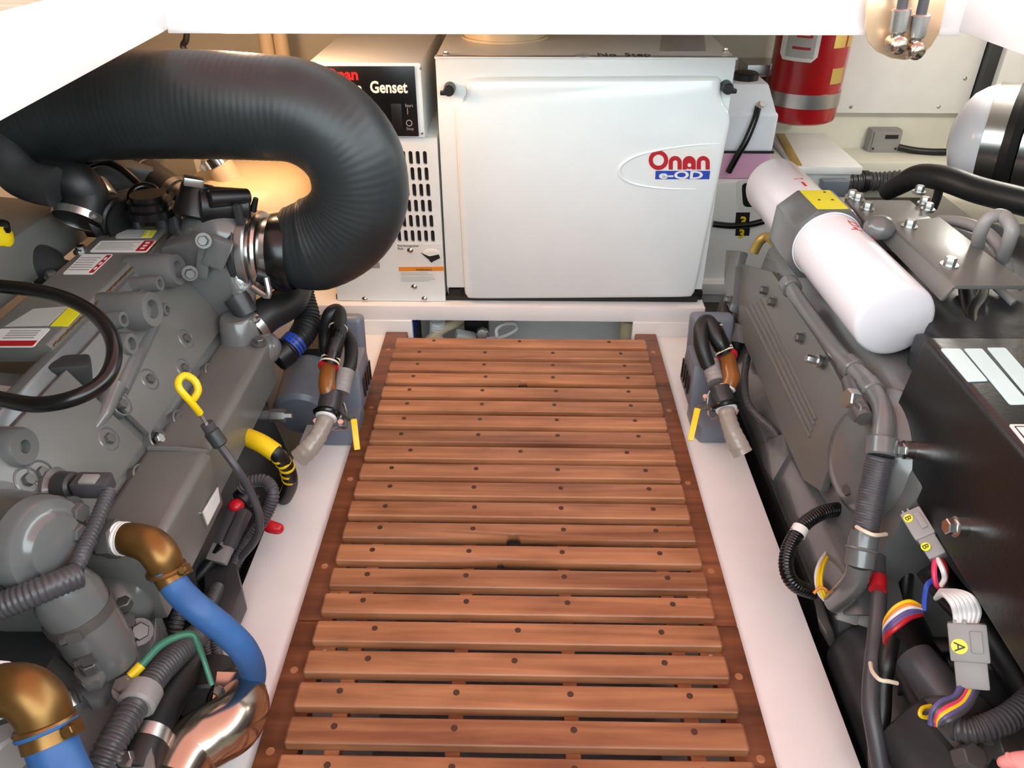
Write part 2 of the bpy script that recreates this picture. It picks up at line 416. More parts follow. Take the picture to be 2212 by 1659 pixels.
def make_grating(label, ys, y_rail, bungs3, holes, joinscrews):
    root = thing('teak_grating', label, 'grating', (0, (y_rail[0] + y_rail[1]) / 2, -.036), 'teak gratings over the bilge')
    for s, x0, x1 in ((-1, -.3115, -.262), (1, .252, .2995)):
        MB().bb(x0, x1, y_rail[0], y_rail[1], -.036, -.0128, .0025).build('rail', 'teakdark', root)
        for yy in (y_rail[0] + .1, y_rail[0] + .3, y_rail[1] - .08, y_rail[1] - .3):
            if y_rail[0] < yy < y_rail[1]:
                xx = x0 + .017 if s < 0 else x1 - .017
                MB().cyl((xx, yy, -.0150), (xx, yy, -.0124), .0052, seg=12).build('rail_plug', 'teak', root)
    for bx in (-.2225, -.079, .0635, .2105):
        MB().bb(bx - .009, bx + .009, y_rail[0] + .004, min(y_rail[1] - .004, 1.476), -.034, -.0142, .001).build('bearer', 'teak', root)
    for i, y in ys:
        vs, fs = slat_mesh()
        mb = MB(); jz = random.uniform(-.0006, .0006); jx = random.uniform(-.0012, .0012)
        mb.add([v + Vector((jx, y - .0360, jz)) for v in vs], fs)
        s = mb.build('slat', 'teak', root, angle=28)
        for hx, hy, hr in holes.get(i, ()):
            cu = MB().cyl((hx, y + hy, -.03), (hx, y + hy, .01), hr, seg=20).build('cutter', 'black')
            md = s.modifiers.new('hole', 'BOOLEAN'); md.object = cu; md.operation = 'DIFFERENCE'; md.solver = 'EXACT'
            bpy.context.view_layer.update()
            me = bpy.data.meshes.new_from_object(s.evaluated_get(bpy.context.evaluated_depsgraph_get()))
            s.modifiers.clear(); old = s.data; s.data = me; me.name = 'slat'; bpy.data.objects.remove(cu); bpy.data.meshes.remove(old)
        bx = (-.197, -.006, .187) if i in bungs3 else (-.2225, -.079, .0635, .2105)
        for b in bx:
            bq = b + random.uniform(-.003, .003); MB().cyl((bq, y - .014, jz - .003), (bq, y - .014, jz + .0005), .0042, seg=10).build('bung', 'bung', s)
    for x, y in joinscrews:
        bx = MB().bb(x - .014, x + .014, y - .012, y + .012, -.034, -.0125, .001).build('corner_block', 'teak', root)
        MB().lathe((x, y, -.0128), (0, 0, 1), [(0, .0045), (.0018, .0038), (.0028, 0)], 12).build('screw', 'steel', bx)
    return root
PITCHS = .04845
ALL = [(i, 1.4795 - PITCHS * i) for i in range(26)]
make_grating('far teak slatted grating with four dark plugs per slat ending at the generator', ALL[:16], (.7130, 1.526), (0, 8), {3: [(.0, -.036, .009)], 12: [(-.0125, -.036, .0115)], 13: [(-.031, -.037, .006)]},
             [(-.262, 1.4350), (.253, 1.4350), (-.262, .7575), (.253, .7575)])
make_grating('near teak slatted grating with wider dark gaps at the bottom edge', ALL[16:], (.22, .7118), (16, 17), {}, [(-.262, .662), (.253, .662)])

# ================================================================== generator
def front(u, v): return at(u, v, Y=GY)
gx0, gx1, gz0, gz1 = -.173, .397, .060, .566
GB = 2.02
gen = thing('marine_generator', 'white boxed marine generator with red logo on its front cover', 'generator', (.0, 1.78, .048))
MB().bb(gx0, gx1, GY + .012, GB, gz0, gz1, .006).build('enclosure', 'chalk2', gen)
MB().bb(-.425, gx1 - .006, GY + .006, GB, .0482, .0605, .002).build('base_tray', 'black', gen)
# recessed black foot corners under the cover
for x in (gx0 + .018, gx1 - .012):
    MB().bb(x - .014, x + .014, GY + .002, GY + .014, .056, .078, .002).build('corner_bracket', 'black', gen)
MB().bb(gx0 + .03, gx1 - .024, GY + .0005, GY + .013, .054, .084, .002).build('sill_gap_strip', 'black', gen)  # dark gap under the front cover painted as a black strip
# front cover with frame and raised moulded centre
cov = MB().bb(gx0 + .001, gx1 - .001, GY, GY + .014, .083, gz1 - .0, .004)
cover = cov.build('front_cover', 'chalk', gen)
def F(u, v, o=0.0):
    p = front(u, v); p.y = GY - o; return p
# moulded raised area outline (pixels on the front plane)
out = [(1003, 166), (1548, 163), (1557, 172), (1557, 205), (1562, 222), (1574, 238), (1578, 262), (1501, 627), (1491, 640), (1012, 643), (1003, 631), (982, 250), (986, 230), (1000, 214), (1008, 202)]
def rounded(pts, n=4, k=.35):
    Q = []
    m = len(pts)
    for i in range(m):
        a, b, c = Vector(pts[i - 1]), Vector(pts[i]), Vector(pts[(i + 1) % m])
        for t in range(n + 1):
            t /= n; p0 = b.lerp(a, k * .5); p2 = b.lerp(c, k * .5)
            Q.append(p0 * (1 - t) ** 2 + b * 2 * t * (1 - t) + p2 * t * t)
    return Q
poly = rounded([F(u, v) for u, v in out])
cen = sum(poly, Vector()) / len(poly)
def inset_shape(poly, cen, levels):
    vs = []; fs = []; n = len(poly)
    for off, k in levels:
        for p in poly:
            d = (p - cen); q = p - d.normalized() * k; q.y = GY - off; vs.append(q)
    for i in range(len(levels) - 1):
        for k in range(n): fs.append([i * n + k, i * n + (k + 1) % n, (i + 1) * n + (k + 1) % n, (i + 1) * n + k])
    fs.append([(len(levels) - 1) * n + k for k in range(n)])
    return vs, fs
vs, fs = inset_shape(poly, cen, [(-.006, 0), (0, 0), (.009, .003), (.012, .007), (.0135, .012)])
MB().add(vs, fs).build('raised_panel', 'chalk', gen, angle=60)
# logo lens: half ellipse swoosh ridge opening to the right
O = .0135
sw = [F(1552, 306, O), F(1500, 309, O), F(1430, 318, O), F(1375, 331, O), F(1345, 348, O), F(1336, 365, O), F(1346, 382, O), F(1375, 394, O), F(1430, 402, O), F(1500, 404, O)]
MB().tube(sw, .003, 8, n=6, rad=[.0008, .0018, .0028, .0034, .004, .0042, .004, .0032, .002, .0008]).build('logo_swoosh', 'chalk', gen)
# top edge lip
MB().bb(gx0, gx1, GY - .002, GY + .02, gz1 - .004, gz1, .001).build('top_lip', 'chalk', gen)
# latch knobs
for u, v, s in ((972, 189, -1), (1567, 185, 1)):
    p = F(u, v)
    k = MB().cyl(p, p + Vector((0, -.03, 0)), .0115, .0105, 18, .002).build('latch_knob', 'black', gen)
    MB().box(p + Vector((s * .011, -.022, -.005)), (.012, .01, .008), None, .002).build('latch_pointer', 'black', k)
# logo
lg = plate('logo_backing', [F(1396, 318, O), F(1534, 318, O), F(1534, 385, O), F(1396, 385, O)], 'paper', gen, .0008, rnd=.006)
lo = F(1399, 360, O + .0011)
def arcpts(cx, cy, r, a0, a1, n=14): return [(cx + r * math.cos(math.radians(a0 + (a1 - a0) * i / n)), cy - r * math.sin(math.radians(a0 + (a1 - a0) * i / n))) for i in range(n + 1)]
def glyph(pts, o=.0012, th=.001, m='inkred'):
    P = [F(u, v, O + o) for u, v in pts]; return MB().prism(P, (0, -th, 0)).build('logo_lettering', m, lg)
glyph(arcpts(1420, 341, 21, 0, 180) + arcpts(1420, 341, 12, 180, 0)); glyph(arcpts(1420, 341, 21, 180, 360) + arcpts(1420, 341, 12, 360, 180))
for cx in (1456, 1516):
    glyph([(cx - 14, 361)] + arcpts(cx, 346, 14, 180, 0) + [(cx + 14, 361), (cx + 5, 361)] + arcpts(cx, 346, 5, 0, 180) + [(cx - 5, 361)])
glyph([(1472, 361)] + arcpts(1486, 346, 14, 180, 0) + [(1500, 361), (1491, 361)] + arcpts(1486, 349, 5, 0, 180) + [(1481, 361)])
glyph(arcpts(1486, 351, 9, 0, 350, 20), .0016)
glyph(arcpts(1486, 351, 4, 0, 350, 14), .0030, .0006, 'paper')
plate('logo_blue_bar', [F(1414, 364, O + .001), F(1531, 364, O + .001), F(1529, 382, O + .001), F(1413, 382, O + .001)], 'inkblue', lg, .0006)
text('logo_lettering', 'e-QD', 'paper', F(1420, 380, O + .0021), (1, 0, 0), (0, 0, 1), .0215, lg, .0004, xs=1.75, bold=.0006)
# top writing and fittings
tz = gz1 + .0004
text('no_step_lettering', 'No', 'ink', at(1290, 121, Z=tz), (1, 0, 0), (0, 1, 0), .042, gen, .0003, xs=.68)
text('no_step_lettering', 'Step', 'ink', at(1350, 121, Z=tz), (1, 0, 0), (0, 1, 0), .042, gen, .0003, xs=.68)
MB().ring(at(1259, 120, Z=tz), (0, 0, 1), .014, .0012).build('no_step_symbol', 'inkgrey', gen)
MB().lathe(at(1259, 120, Z=tz), (0, 0, 1), [(0, .005), (.001, .004)], 10).build('no_step_dot', 'inkgrey', gen)
for u, v in ((963, 118), (1567, 112), (978, 67), (1523, 66)):
    p = at(u, v, Z=gz1)
    MB().lathe(p, (0, 0, 1), [(0, .0065), (.002, .0065), (.004, .004), (.007, .0035), (.0075, 0)], 12).build('screw', 'steel', gen)
rc = at(1088, 68, Z=gz1); rc = Vector((at(1088, 98, Z=gz1).x, 1.775, gz1))
MB().lathe(rc, (0, 0, 1), [(0, .092), (.004, .092), (.004, .086), (.030, .084), (.030, .07), (.004, .07)], 40, cap=False).build('exhaust_collar', 'pvc', gen)
p = at(1472, 95, Z=gz1)
plate('top_sticker', [at(1430, 65, Z=gz1), at(1520, 65, Z=gz1), at(1525, 112, Z=gz1), at(1425, 112, Z=gz1)], 'ink_pale', gen, .0006)
# left service housing with vent slots
sx0, sx1, sz1 = -.420, -.176, .414
sv = MB().bb(sx0, sx1, GY + .008, GB - .03, .052, sz1, .004).build('service_housing', 'chalk2', gen)
# vent plate pierced by real slots (filled 2D outline with holes)
def pierced(name, x0, x1, z0, z1, holes, y, th, m, parent):
    cu = bpy.data.curves.new('pierced', 'CURVE'); cu.dimensions = '2D'; cu.fill_mode = 'BOTH'; cu.extrude = th / 2
    def spl(pts):
        sp = cu.splines.new('POLY'); sp.points.add(len(pts) - 1); sp.use_cyclic_u = True
        for q, (px_, pz_) in zip(sp.points, pts): q.co = (px_, pz_, 0, 1)
    spl([(x0, z0), (x1, z0), (x1, z1), (x0, z1)])
    for h in holes: spl(h)
    tmp = bpy.data.objects.new('tmp_curve', cu); C.objects.link(tmp); bpy.context.view_layer.update()
    me = bpy.data.meshes.new_from_object(tmp.evaluated_get(bpy.context.evaluated_depsgraph_get()))
    bpy.data.objects.remove(tmp); bpy.data.curves.remove(cu)
    mb = MB(); mb.add([(q.co.x, y + th / 2 - q.co.z, q.co.y) for q in me.vertices], [list(p.vertices) for p in me.polygons]); bpy.data.meshes.remove(me)
    return mb.build(name, m, parent, angle=20)
holes = []; hw = .0041
for v_, hv in ((341, 15), (376, 15), (411, 14.5), (445, 14), (478, 14), (510, 13)):
    zt_, zb_ = F(925, v_ - hv).z, F(925, v_ + hv).z
    xr_ = F(918 + (v_ - 341) * .10, v_).x
    for k in range(12):
        xc = xr_ - k * .01445
        holes.append([(xc + hw * math.cos(math.pi * i / 6), zt_ - hw + hw * math.sin(math.pi * i / 6)) for i in range(7)] + [(xc - hw * math.cos(math.pi * i / 6), zb_ + hw - hw * math.sin(math.pi * i / 6)) for i in range(7)])
pierced('vent_panel', sx0, sx1, .0497, sz1, holes, GY - .001, .0075, 'chalk', sv)
MB().bb(sx0 + .02, sx1 - .008, GY + .0066, GY + .009, .15, sz1 - .01).build('vent_liner', 'black', sv)
for u, v in ((788, 646), (917, 645), (895, 619), (886, 540)):
    MB().lathe(F(u, v, .001), (0, -1, 0), [(0, .0068), (.002, .0068), (.0045, .004), (.005, 0)], 12).build('screw', 'steel', sv)
wl = plate('warning_label', [F(858, 526, .001), F(952, 526, .001), F(960, 606, .001), F(864, 606, .001)], 'paper', sv, .0006)
plate('warning_bar', [F(861, 576, .0018), F(959, 575, .0018), F(960, 584, .0018), F(862, 585, .0018)], 'orange', wl, .0004)
text('warning_lettering', 'WARNING', 'ink', F(898, 584, .0026), (1, 0, 0), (0, 0, 1), .0075, wl, .0002)
text('warning_lettering', 'Fire Extinguisher\nPort', 'ink', F(859, 532, .0022), (1, 0, 0), (0, 0, 1), .0068, wl, .0002)
for k, (u0, u1, vv) in enumerate(((866, 925, 589), (866, 936, 593), (866, 938, 598), (866, 940, 602), (866, 928, 606))):
    plate('printed_line', [F(u0, vv - 1, .0018), F(u1, vv - 1, .0018), F(u1, vv + .4, .0018), F(u0, vv + .4, .0018)], 'ink_pale', wl, .0003)
MB().sph(F(933, 548, .002), .02, (1, .12, .62), 20).build('port_plug', 'paper', wl)
plate('port_mark', [F(910, 545, .003), F(928, 552, .003), F(948, 548, .003), F(951, 556, .003), F(938, 562, .003), F(932, 566, .003), F(926, 558, .003)], 'ink', wl, .0016)
plate('small_plate', [F(803, 564, .001), F(820, 567, .001), F(821, 579, .001), F(800, 579, .001)], 'inkgrey', sv, .0006)
# control box on top of the service housing
cx0, cx1, cz0_, cz1_ = -.414, -.199, sz1 + .001, .556
cb = MB().bb(cx0, cx1, GY - .006, 1.98, cz0_, cz1_, .004).build('control_box', 'chalk', gen)
pz0, pz1 = cz0_ + .004, cz1_ - .006
pn = MB().bb(cx0 + .006, cx1 - .012, GY - .0085, GY - .004, pz0, pz1, .001).build('control_panel', 'blackgloss', cb)
def PF(u, v): p = at(u, v, Y=GY - .0088); return p
text('panel_lettering', 'Genset', 'paper', PF(800, 200), (1, 0, 0), (0, 0, 1), .030, cb, .0003, xs=.82, bold=.0008)
text('panel_lettering', 'Marine', 'paper', PF(783, 202), (1, 0, 0), (0, 0, 1), .030, cb, .0003, align='RIGHT', xs=.82, bold=.0008)
text('panel_lettering', 'Onan', 'inkred', PF(775, 172), (1, 0, 0), (0, 0, 1), .028, cb, .0003, align='RIGHT', bold=.001)
MB().box(PF(858, 252), (.021, .008, .049), None, .002).build('rocker_switch', 'black', cb)
text('panel_lettering', 'I', 'inkgrey', PF(879, 247), (1, 0, 0), (0, 0, 1), .018, cb, .0003, xs=.7)
MB().ring(PF(884, 266), (0, 1, 0), .0055, .0009, 20, 6).build('off_symbol', 'inkgrey', cb)
text('panel_lettering', 'Start', 'inkgrey', PF(875, 231), (1, 0, 0), (0, 0, 1), .008, cb, .0002)
text('panel_lettering', 'Stop', 'inkgrey', PF(878, 281), (1, 0, 0), (0, 0, 1), .008, cb, .0002)
for u, v in ((909, 148), (912, 288)):
    MB().lathe(PF(u, v), (0, -1, 0), [(0, .003), (.001, .002)], 8).build('panel_screw', 'zinc', cb)
# ================================================================== unseen shelter added over the hatch to block overhead sky and bounce pink light
struct('light_blocking_roof', MB().bb(-1.9, 1.9, -1.0, 4.0, 2.05, 2.10, .01), 'shelter', 'unseen pink roof added above the hatch to block overhead light')
struct('light_shaping_wall', MB().bb(-2.3, -2.26, -1.3, 4.0, DZ1 - .004, 1.1), 'shelter', 'unseen low wall added left of the hatch to shape the light')
struct('light_shaping_wall', MB().bb(2.26, 2.3, -1.3, 4.0, DZ1 - .004, 1.1), 'shelter', 'unseen low wall added right of the hatch to shape the light')
struct('light_shaping_wall', MB().bb(-2.3, 2.3, 3.96, 4.0, DZ1 - .004, 2.05), 'shelter', 'unseen wall added beyond the far coaming to shape the light')
def bulkhead_lamp(label, x, y, energy, col, group=None):
    t = thing('ceiling_lamp', label, 'lamp', (x, y, DZ0 + .02), group)
    MB().lathe((x, y, DZ0 + .0195), (0, 0, -1), [(0, .05), (.006, .05), (.010, .045)], 24).build('lamp_base', 'white', t)
    g = bpy.data.materials.new('lamp_glass'); g.use_nodes = True
    b = g.node_tree.nodes['Principled BSDF']; b.inputs['Base Color'].default_value = (1, .9, .8, 1); b.inputs['Emission Color'].default_value = col + (1,); b.inputs['Emission Strength'].default_value = 6
    MB().lathe((x, y, DZ0 + .0095), (0, 0, -1), [(0, .038), (.008, .036), (.014, .024), (.016, 0)], 24).build('lamp_glass', g, t)
    l = lamp('lamp_light', 'POINT', (x, y, DZ0 - .03), energy, col, .03); l.parent = t; l.location = (0, 0, -.05)
    return t
bulkhead_lamp('warm dome lamp under the deck above the cream tank', -.49, 1.42, 5.0, (1.0, .60, .34))
bulkhead_lamp('white dome lamp under the deck near the fire extinguisher', 1.02, 1.70, 3.2, (1.0, .96, .86))
# ================================================================== left engine
LBP = ((-.50, 0, .207), (.874, 0, .486))          # sloping bolted side
LBN = Vector((.874, 0, .486)).normalized()
def LB(u, v): return at(u, v, P=LBP)
le = thing('diesel_engine', 'dark grey diesel engine with warning stickers, yellow dipstick and brass elbows, left of grating', 'engine', (-.7, .75, -.2))
E0, E1 = .60, 1.19
blk = MB().prism([(-.50, E0, -.22), (-.50, E0, .207), (-.585, E0, .352), (-.60, E0, .352), (-.70, E0, .25), (-.92, E0, .25), (-1.0, E0, .2), (-1.0, E0, -.22)], (0, E1 - E0, 0), .006).build('block', 'engine', le)
# lower crankcase / sump
MB().prism([(-.455, .25, -.25), (-.44, .25, -.05), (-.47, .25, .10), (-.52, .25, .14), (-.95, .25, .14), (-.95, .25, -.25)], (0, .89, 0), .008).build('crankcase', 'enginedark', le)
# bolted side door slab, slightly proud, with vertical ridge
for v0, v1 in ((.61, .80), (.82, 1.13)):
    a = Vector((-.507, v0, .222)) ; b = Vector((-.573, v0, .338))
    MB().prism([a, b, b + LBN * .010, a + LBN * .010], (0, v1 - v0, 0), .004).build('side_plate', 'engine2', le)
# long cooler box along the side
def coolbox(y0, y1, g, name):
    p = [(-.50 - .01, y0, .125 - g), (-.42 + g, y0, .129 - g), (-.42 + g, y0, .203 + g), (-.428 + g, y0, .211 + g), (-.495, y0, .211 + g), (-.51, y0, .20)]
    return MB().prism(p, (0, y1 - y0, 0), .004).build(name, 'engine2', le)
coolbox(.79, 1.105, 0, 'cooler_box'); cbx = coolbox(.60, .80, .006, 'cooler_cover')
MB().tube([(-.416, .80, .214), (-.455, .80, .2185), (-.495, .80, .2185)], .004, 8).build('cover_seam', 'engine2', le)
# rounded end casting
MB().sph((-.455, 1.115, .185), .055, (.85, .75, .6), 24).build('cooler_end', 'engine', le)
MB().cyl((-.47, 1.11, .2), (-.47, 1.11, .25), .035, .028, 20, .004).build('cooler_neck', 'engine', le)
bolt('bolt', at(560, 740, Z=.215), (.2, -.1, 1), .008, .008, le)
pl = [at(u, v, X=-.4135) for u, v in ((470, 1045), (475, 1082), (445, 1142), (432, 1108))]
dpl = plate('data_plate', pl, 'zinc', le, .0012, rnd=.004)
plate('data_plate_face', [bil(pl, a, b) + Vector((.0015, 0, 0)) for a, b in ((.1, .07), (.9, .07), (.9, .93), (.1, .93))], 'paper', dpl, .0006)
# valve cover with stickers
VZ = .362
vc = MB().prism([(-.592, .826, .335), (-.592, .826, VZ - .006), (-.598, .826, VZ), (-.692, .826, VZ), (-.6975, .826, VZ - .006), (-.6975, .826, .335)], (0, .39, 0), .002).build('valve_cover', 'engine2', le)
MB().tube([(-.590, y, .3585 + .0012 * math.sin(y * 400)) for y in [.83 + .38 * k / 60 for k in range(61)]], .0012, 6).build('gasket_bead', 'brass', le)
def VC(u, v): return at(u, v, Z=VZ)
def warning(px, redfrom, name='warning_sticker', red='inkred', base='paper'):
    P = [VC(*p) for p in px]
    s = plate(name, P, base, vc, .0008, rnd=.004)
    R = [bil(P, a, b) + Vector((0, 0, .001)) for a, b in ((redfrom, .06), (.985, .06), (.985, .94), (redfrom, .94))]
    plate('sticker_band', R, red, s, .0004)
    for k in range(6):
        b = .18 + k * .12; a1 = redfrom - .06 - random.random() * .12
        L = [bil(P, a, bb) + Vector((0, 0, .001)) for a, bb in ((.06, b), (a1, b), (a1, b + .035), (.06, b + .035))]
        plate('printed_line', L, 'inkgrey', s, .0003)
    for k in range(3):
        a0 = redfrom + (.985 - redfrom) * .3; b = .2 + k * .24
        plate('printed_mark', [bil(P, a, bb) + Vector((0, 0, .0014)) for a, bb in ((a0, b), (a0 + .07, b), (a0 + .07, b + .12), (a0, b + .12))], 'paper', s, .0003)
    return s
warning([(218, 521), (338, 520), (316, 545), (193, 545)], .80)
warning([(179, 550), (245, 550), (200, 593), (135, 593)], .84)
warning([(255, 496), (340, 498), (328, 514), (249, 515)], .72, red='lemon', base='ink_pale')
P = [VC(*p) for p in ((0, 711), (110, 710), (72, 750), (-40, 750))]
s = plate('warning_sticker', P, 'paper', vc, .0008, rnd=.004)
plate('sticker_band', [bil(P, a, b) + Vector((0, 0, .001)) for a, b in ((.02, .70), (.98, .70), (.98, .97), (.02, .97))], 'inkred', s, .0004)
for k in range(4):
    b = .12 + k * .13
    plate('printed_line', [bil(P, a, bb) + Vector((0, 0, .001)) for a, bb in ((.25, b), (.85, b), (.85, b + .05), (.25, b + .05))], 'inkgrey', s, .0003)
plate('yellow_sticker', [VC(*p) for p in ((152, 661), (181, 668), (146, 705), (109, 705))], 'lemon', vc, .0008)
plate('info_sticker', [VC(*p) for p in ((72, 668), (148, 662), (104, 704), (10, 706))], 'ink_pale', vc, .0006)
bolt('bolt', at(176, 543, Z=VZ - .004), (0, 0, 1), .008, .008, le, 'steel')
bolt('bolt', at(112, 598, Z=VZ - .004), (0, 0, 1), .007, .007, le)
# lower rocker housing towards the viewer
MB().prism([(-.60, .50, .28), (-.60, .50, .318), (-.61, .50, .325), (-.78, .50, .335), (-.78, .50, .28)], (0, .315, 0), .005).build('rocker_housing', 'engine', le)
MB().prism([(-.625, .56, .322), (-.74, .56, .334), (-.74, .78, .334), (-.625, .78, .322)], (0, 0, .008), .003).build('rocker_plate', 'ink_pale', le)
for y in (.55, .66, .79):
    bolt('bolt', (-.61, y, .325), (.1, 0, 1), .007, .008, le)
MB().box(at(150, 800, Z=.33), (.05, .035, .03), Euler((0, .2, .5)).to_matrix(), .006).build('bracket', 'enginedark', le)
# second long cover on the far left with bevelled side
sc2 = MB().prism([(-.752, .72, .33), (-.757, .72, .362), (-.772, .72, .394), (-.90, .72, .405), (-.94, .72, .33)], (0, .52, 0), .003).build('side_cover', 'engine2', le)
MB().lathe(at(96, 575, X=-.758), (.7, -.2, .1), [(0, .034), (.012, .030), (.035, .012), (.055, .008)], 20).build('cone_plug', 'enginedark', le)
# round bosses on the side
def boss(u, v, r, L, hole=.5, d=(1, -.08, .15)):
    d = Vector(d).normalized(); p = at(u, v, P=(Vector(LBP[0]) + LBN * (L * .55), LBN))
    # front face should land on the pixel: walk along the ray
    q = p - d * L
    MB().lathe(q, d, [(0, r * 1.18), (L * .55, r * 1.08), (L * .9, r), (L, r * .9), (L, r * hole), (L - .010, r * hole * .9), (L - .010, 0)], 24).build('boss', 'engine', le)
boss(330, 668, .027, .085); boss(385, 582, .026, .075); boss(346, 612, .012, .06); boss(268, 690, .012, .05); boss(285, 742, .016, .035, .55)
boss(362, 668, .010, .03)
boss(415, 560, .020, .05, .4)
# bolts with shallow cups
for u, v, m in ((457, 653, 'bolt'), (390, 738, 'bolt'), (500, 725, 'bolt'), (311, 826, 'bolt'), (448, 811, 'bolt'), (386, 802, 'bolt'), (380, 914, 'bolt'), (222, 955, 'bolt'), (330, 955, 'steel'), (296, 1034, 'bolt'), (45, 1045, 'bolt'), (75, 1030, 'bolt'), (250, 880, 'bolt'), (430, 560, 'bolt')):
    p = LB(u, v) + LBN * .010
    cup = MB(); cup.lathe(p - LBN * .012, LBN, [(0, .017), (.013, .0165), (.014, .0145), (.010, .012)], 20, cap=False)
    cu = cup.build('bolt_cup', 'engine', le)
    b = MB(); b.hexa(p - LBN * .004, LBN, .0075, .010); b.build('bolt', m, cu)
# raised casting lobes on the lower left
MB().sph(LB(40, 985) - LBN * .02, .055, (.5, 1, .6), 24).build('casting_lobe', 'engine', le)
MB().sph(LB(110, 930) - LBN * .025, .05, (.55, 1.1, .7), 24).build('casting_lobe', 'engine', le)
boss(55, 965, .022, .04, .35)
MB().tube([LB(240, 840) + LBN * .004, LB(215, 900) + LBN * .006, LB(190, 940) + LBN * .004], .012, 10, n=5, rad=[.016, .010, .004]).build('casting_rib', 'engine', le)
MB().tube([LB(290, 765) + LBN * .004, LB(250, 850) + LBN * .006, LB(330, 700)], .012, 10, n=5, rad=[.012, .012, .012]).build('casting_rib', 'engine', le)
# dipstick
dp = pZ([(432, 893, .262), (412, 868, .285), (388, 840, .305), (386, 822, .312), (400, 811, .315), (420, 822, .308), (428, 842, .297), (420, 860, .288), (412, 866, .284)])
ds = MB().tube(dp, .0048, 10, n=6).build('dipstick', 'yellow', le, label='yellow looped dipstick handle')
MB().tube(pZ([(430, 890, .264), (447, 918, .245)]), .0028, 8).build('dipstick_rod', 'steel', ds)
MB().tube(pZ([(446, 914, .247), (462, 940, .228)]), .0085, 12).build('dipstick_collar', 'conduit', ds)
MB().cyl(at(455, 930, Z=.236), at(478, 962, Z=.215), .0105, .0105, 14, .002).build('dipstick_nut', 'enginedark', ds)
MB().tube(pZ([(470, 955, .22), (510, 1010, .19), (540, 1060, .15), (560, 1115, .11), (555, 1160, .07), (520, 1205, .03)]), .0055, 10, n=6).build('dipstick_tube', 'conduit', ds)
# sensor stub on the box far face
p = at(585, 897, X=-.418); st = MB().hexa(p, (1, 0, 0), .011, .025).build('sensor_stub', 'bolt', le)
MB().cyl(p + Vector((.024, 0, 0)), p + Vector((.036, 0, 0)), .006, seg=6).build('sensor_tip', 'zinc', st)
MB().cyl(p - Vector((.03, 0, 0)), p + Vector((.004, 0, 0)), .008, seg=14).build('sensor_stem', 'engine', st)
# ---------------------------------------------------------------- turbocharger end
TY = 1.20
tc = at(560, 545, Y=TY)
tx = Vector((1, 0, 0))
def TX(u): return at(u, 545, Y=TY).x
def lat(name, u0, u1, r0, r1, m, parent, bev=.003, seg=36):
    return MB().cyl((TX(u0), TY, tc.z), (TX(u1), TY, tc.z), r0, r1, seg, bev).build(name, m, parent)
tb = MB().lathe((TX(430), TY, tc.z + .01), (1, 0, -.08), [(0, .045), (.015, .066), (.035, .072), (.055, .064), (.068, .062)], 36).build('turbo_housing', 'engine', le)
lat('turbo_flange', 520, 536, .070, .070, 'enginedark', tb)
lat('turbo_clamp_band', 534, 556, .0705, .0705, 'zinc', tb)
lat('turbo_outlet', 552, 612, .056, .056, 'steel', tb)
MB().ring((TX(570), TY, tc.z), tx, .062, .007).build('turbo_ring', 'steel', tb)
bt = MB().box((TX(548), TY - .03, tc.z + .078), (.012, .012, .035), None, .002).build('clamp_bolt', 'enginedark', tb)
MB().prism([(-.585, 1.13, .25), (-.50, 1.13, .22), (-.468, 1.13, .28), (-.478, 1.13, .34), (-.53, 1.13, .372), (-.58, 1.13, .362)], (0, .09, 0), .014).build('turbo_bracket', 'engine', le)
bolt('bolt', at(440, 520, Y=1.09), (.3, -1, .4), .008, .012, le)
bolt('bolt', at(410, 590, Y=1.08), (.5, -1, .3), .008, .012, le)
# foil blanket round the down pipe
MB().tube(pY([(462, 560, 1.17), (495, 572, 1.16), (518, 605, 1.15), (528, 655, 1.14), (520, 700, 1.13)]), .03, 16, n=6, rad=[.022, .024, .022, .018, .013]).build('foil_blanket', 'foil', le)
MB().cyl(at(510, 640, Y=1.13), at(535, 680, Y=1.12), .022, .018, 14).build('down_pipe', 'enginedark', le)
# black breather and filler on top
MB().lathe(at(330, 462, Y=1.20), (0, .0, 1), [(0, .040), (.012, .040), (.014, .034), (.024, .034), (.026, .028), (.034, .028)], 24).build('oil_filler', 'blackgloss', le)
MB().ring(at(313, 425, Y=1.22), (.2, -.5, .8), .022, .006, 24, 10).build('oil_filler_handle', 'blackgloss', le)
mf = MB().cyl(at(420, 470, Y=1.18), at(430, 395, Y=1.20), .034, .026, 18, .004).build('air_manifold', 'black', le)
MB().cyl(at(430, 445, Y=1.18), at(538, 445, Y=1.21), .032, .028, 18, .003).build('air_manifold_pipe', 'black', mf)
MB().cyl(at(450, 430, Y=1.16), at(538, 425, Y=1.2), .014, .013, 14, .002).build('air_manifold_pipe', 'black', mf)
MB().box(at(418, 392, Y=1.18), (.03, .02, .014), Euler((0, .3, .4)).to_matrix(), .003).build('solenoid_plug', 'zinc', mf)
MB().cyl(at(546, 455, Y=1.2), at(553, 428, Y=1.2), .006, .004, 10).build('manifold_stud', 'black', mf)
MB().tube(pY([(430, 505, 1.20), (465, 500, 1.19), (490, 515, 1.19), (505, 540, 1.20)]), .05, 24, n=5, rad=[.036, .044, .050, .055]).build('manifold_elbow', 'engine', le)
MB().prism([(-.74, 1.235, .24), (-.44, 1.235, .24), (-.44, 1.235, .32), (-.52, 1.235, .375), (-.70, 1.235, .375), (-.74, 1.235, .33)], (0, .1, 0), .012).build('rear_casting', 'enginedark', le)
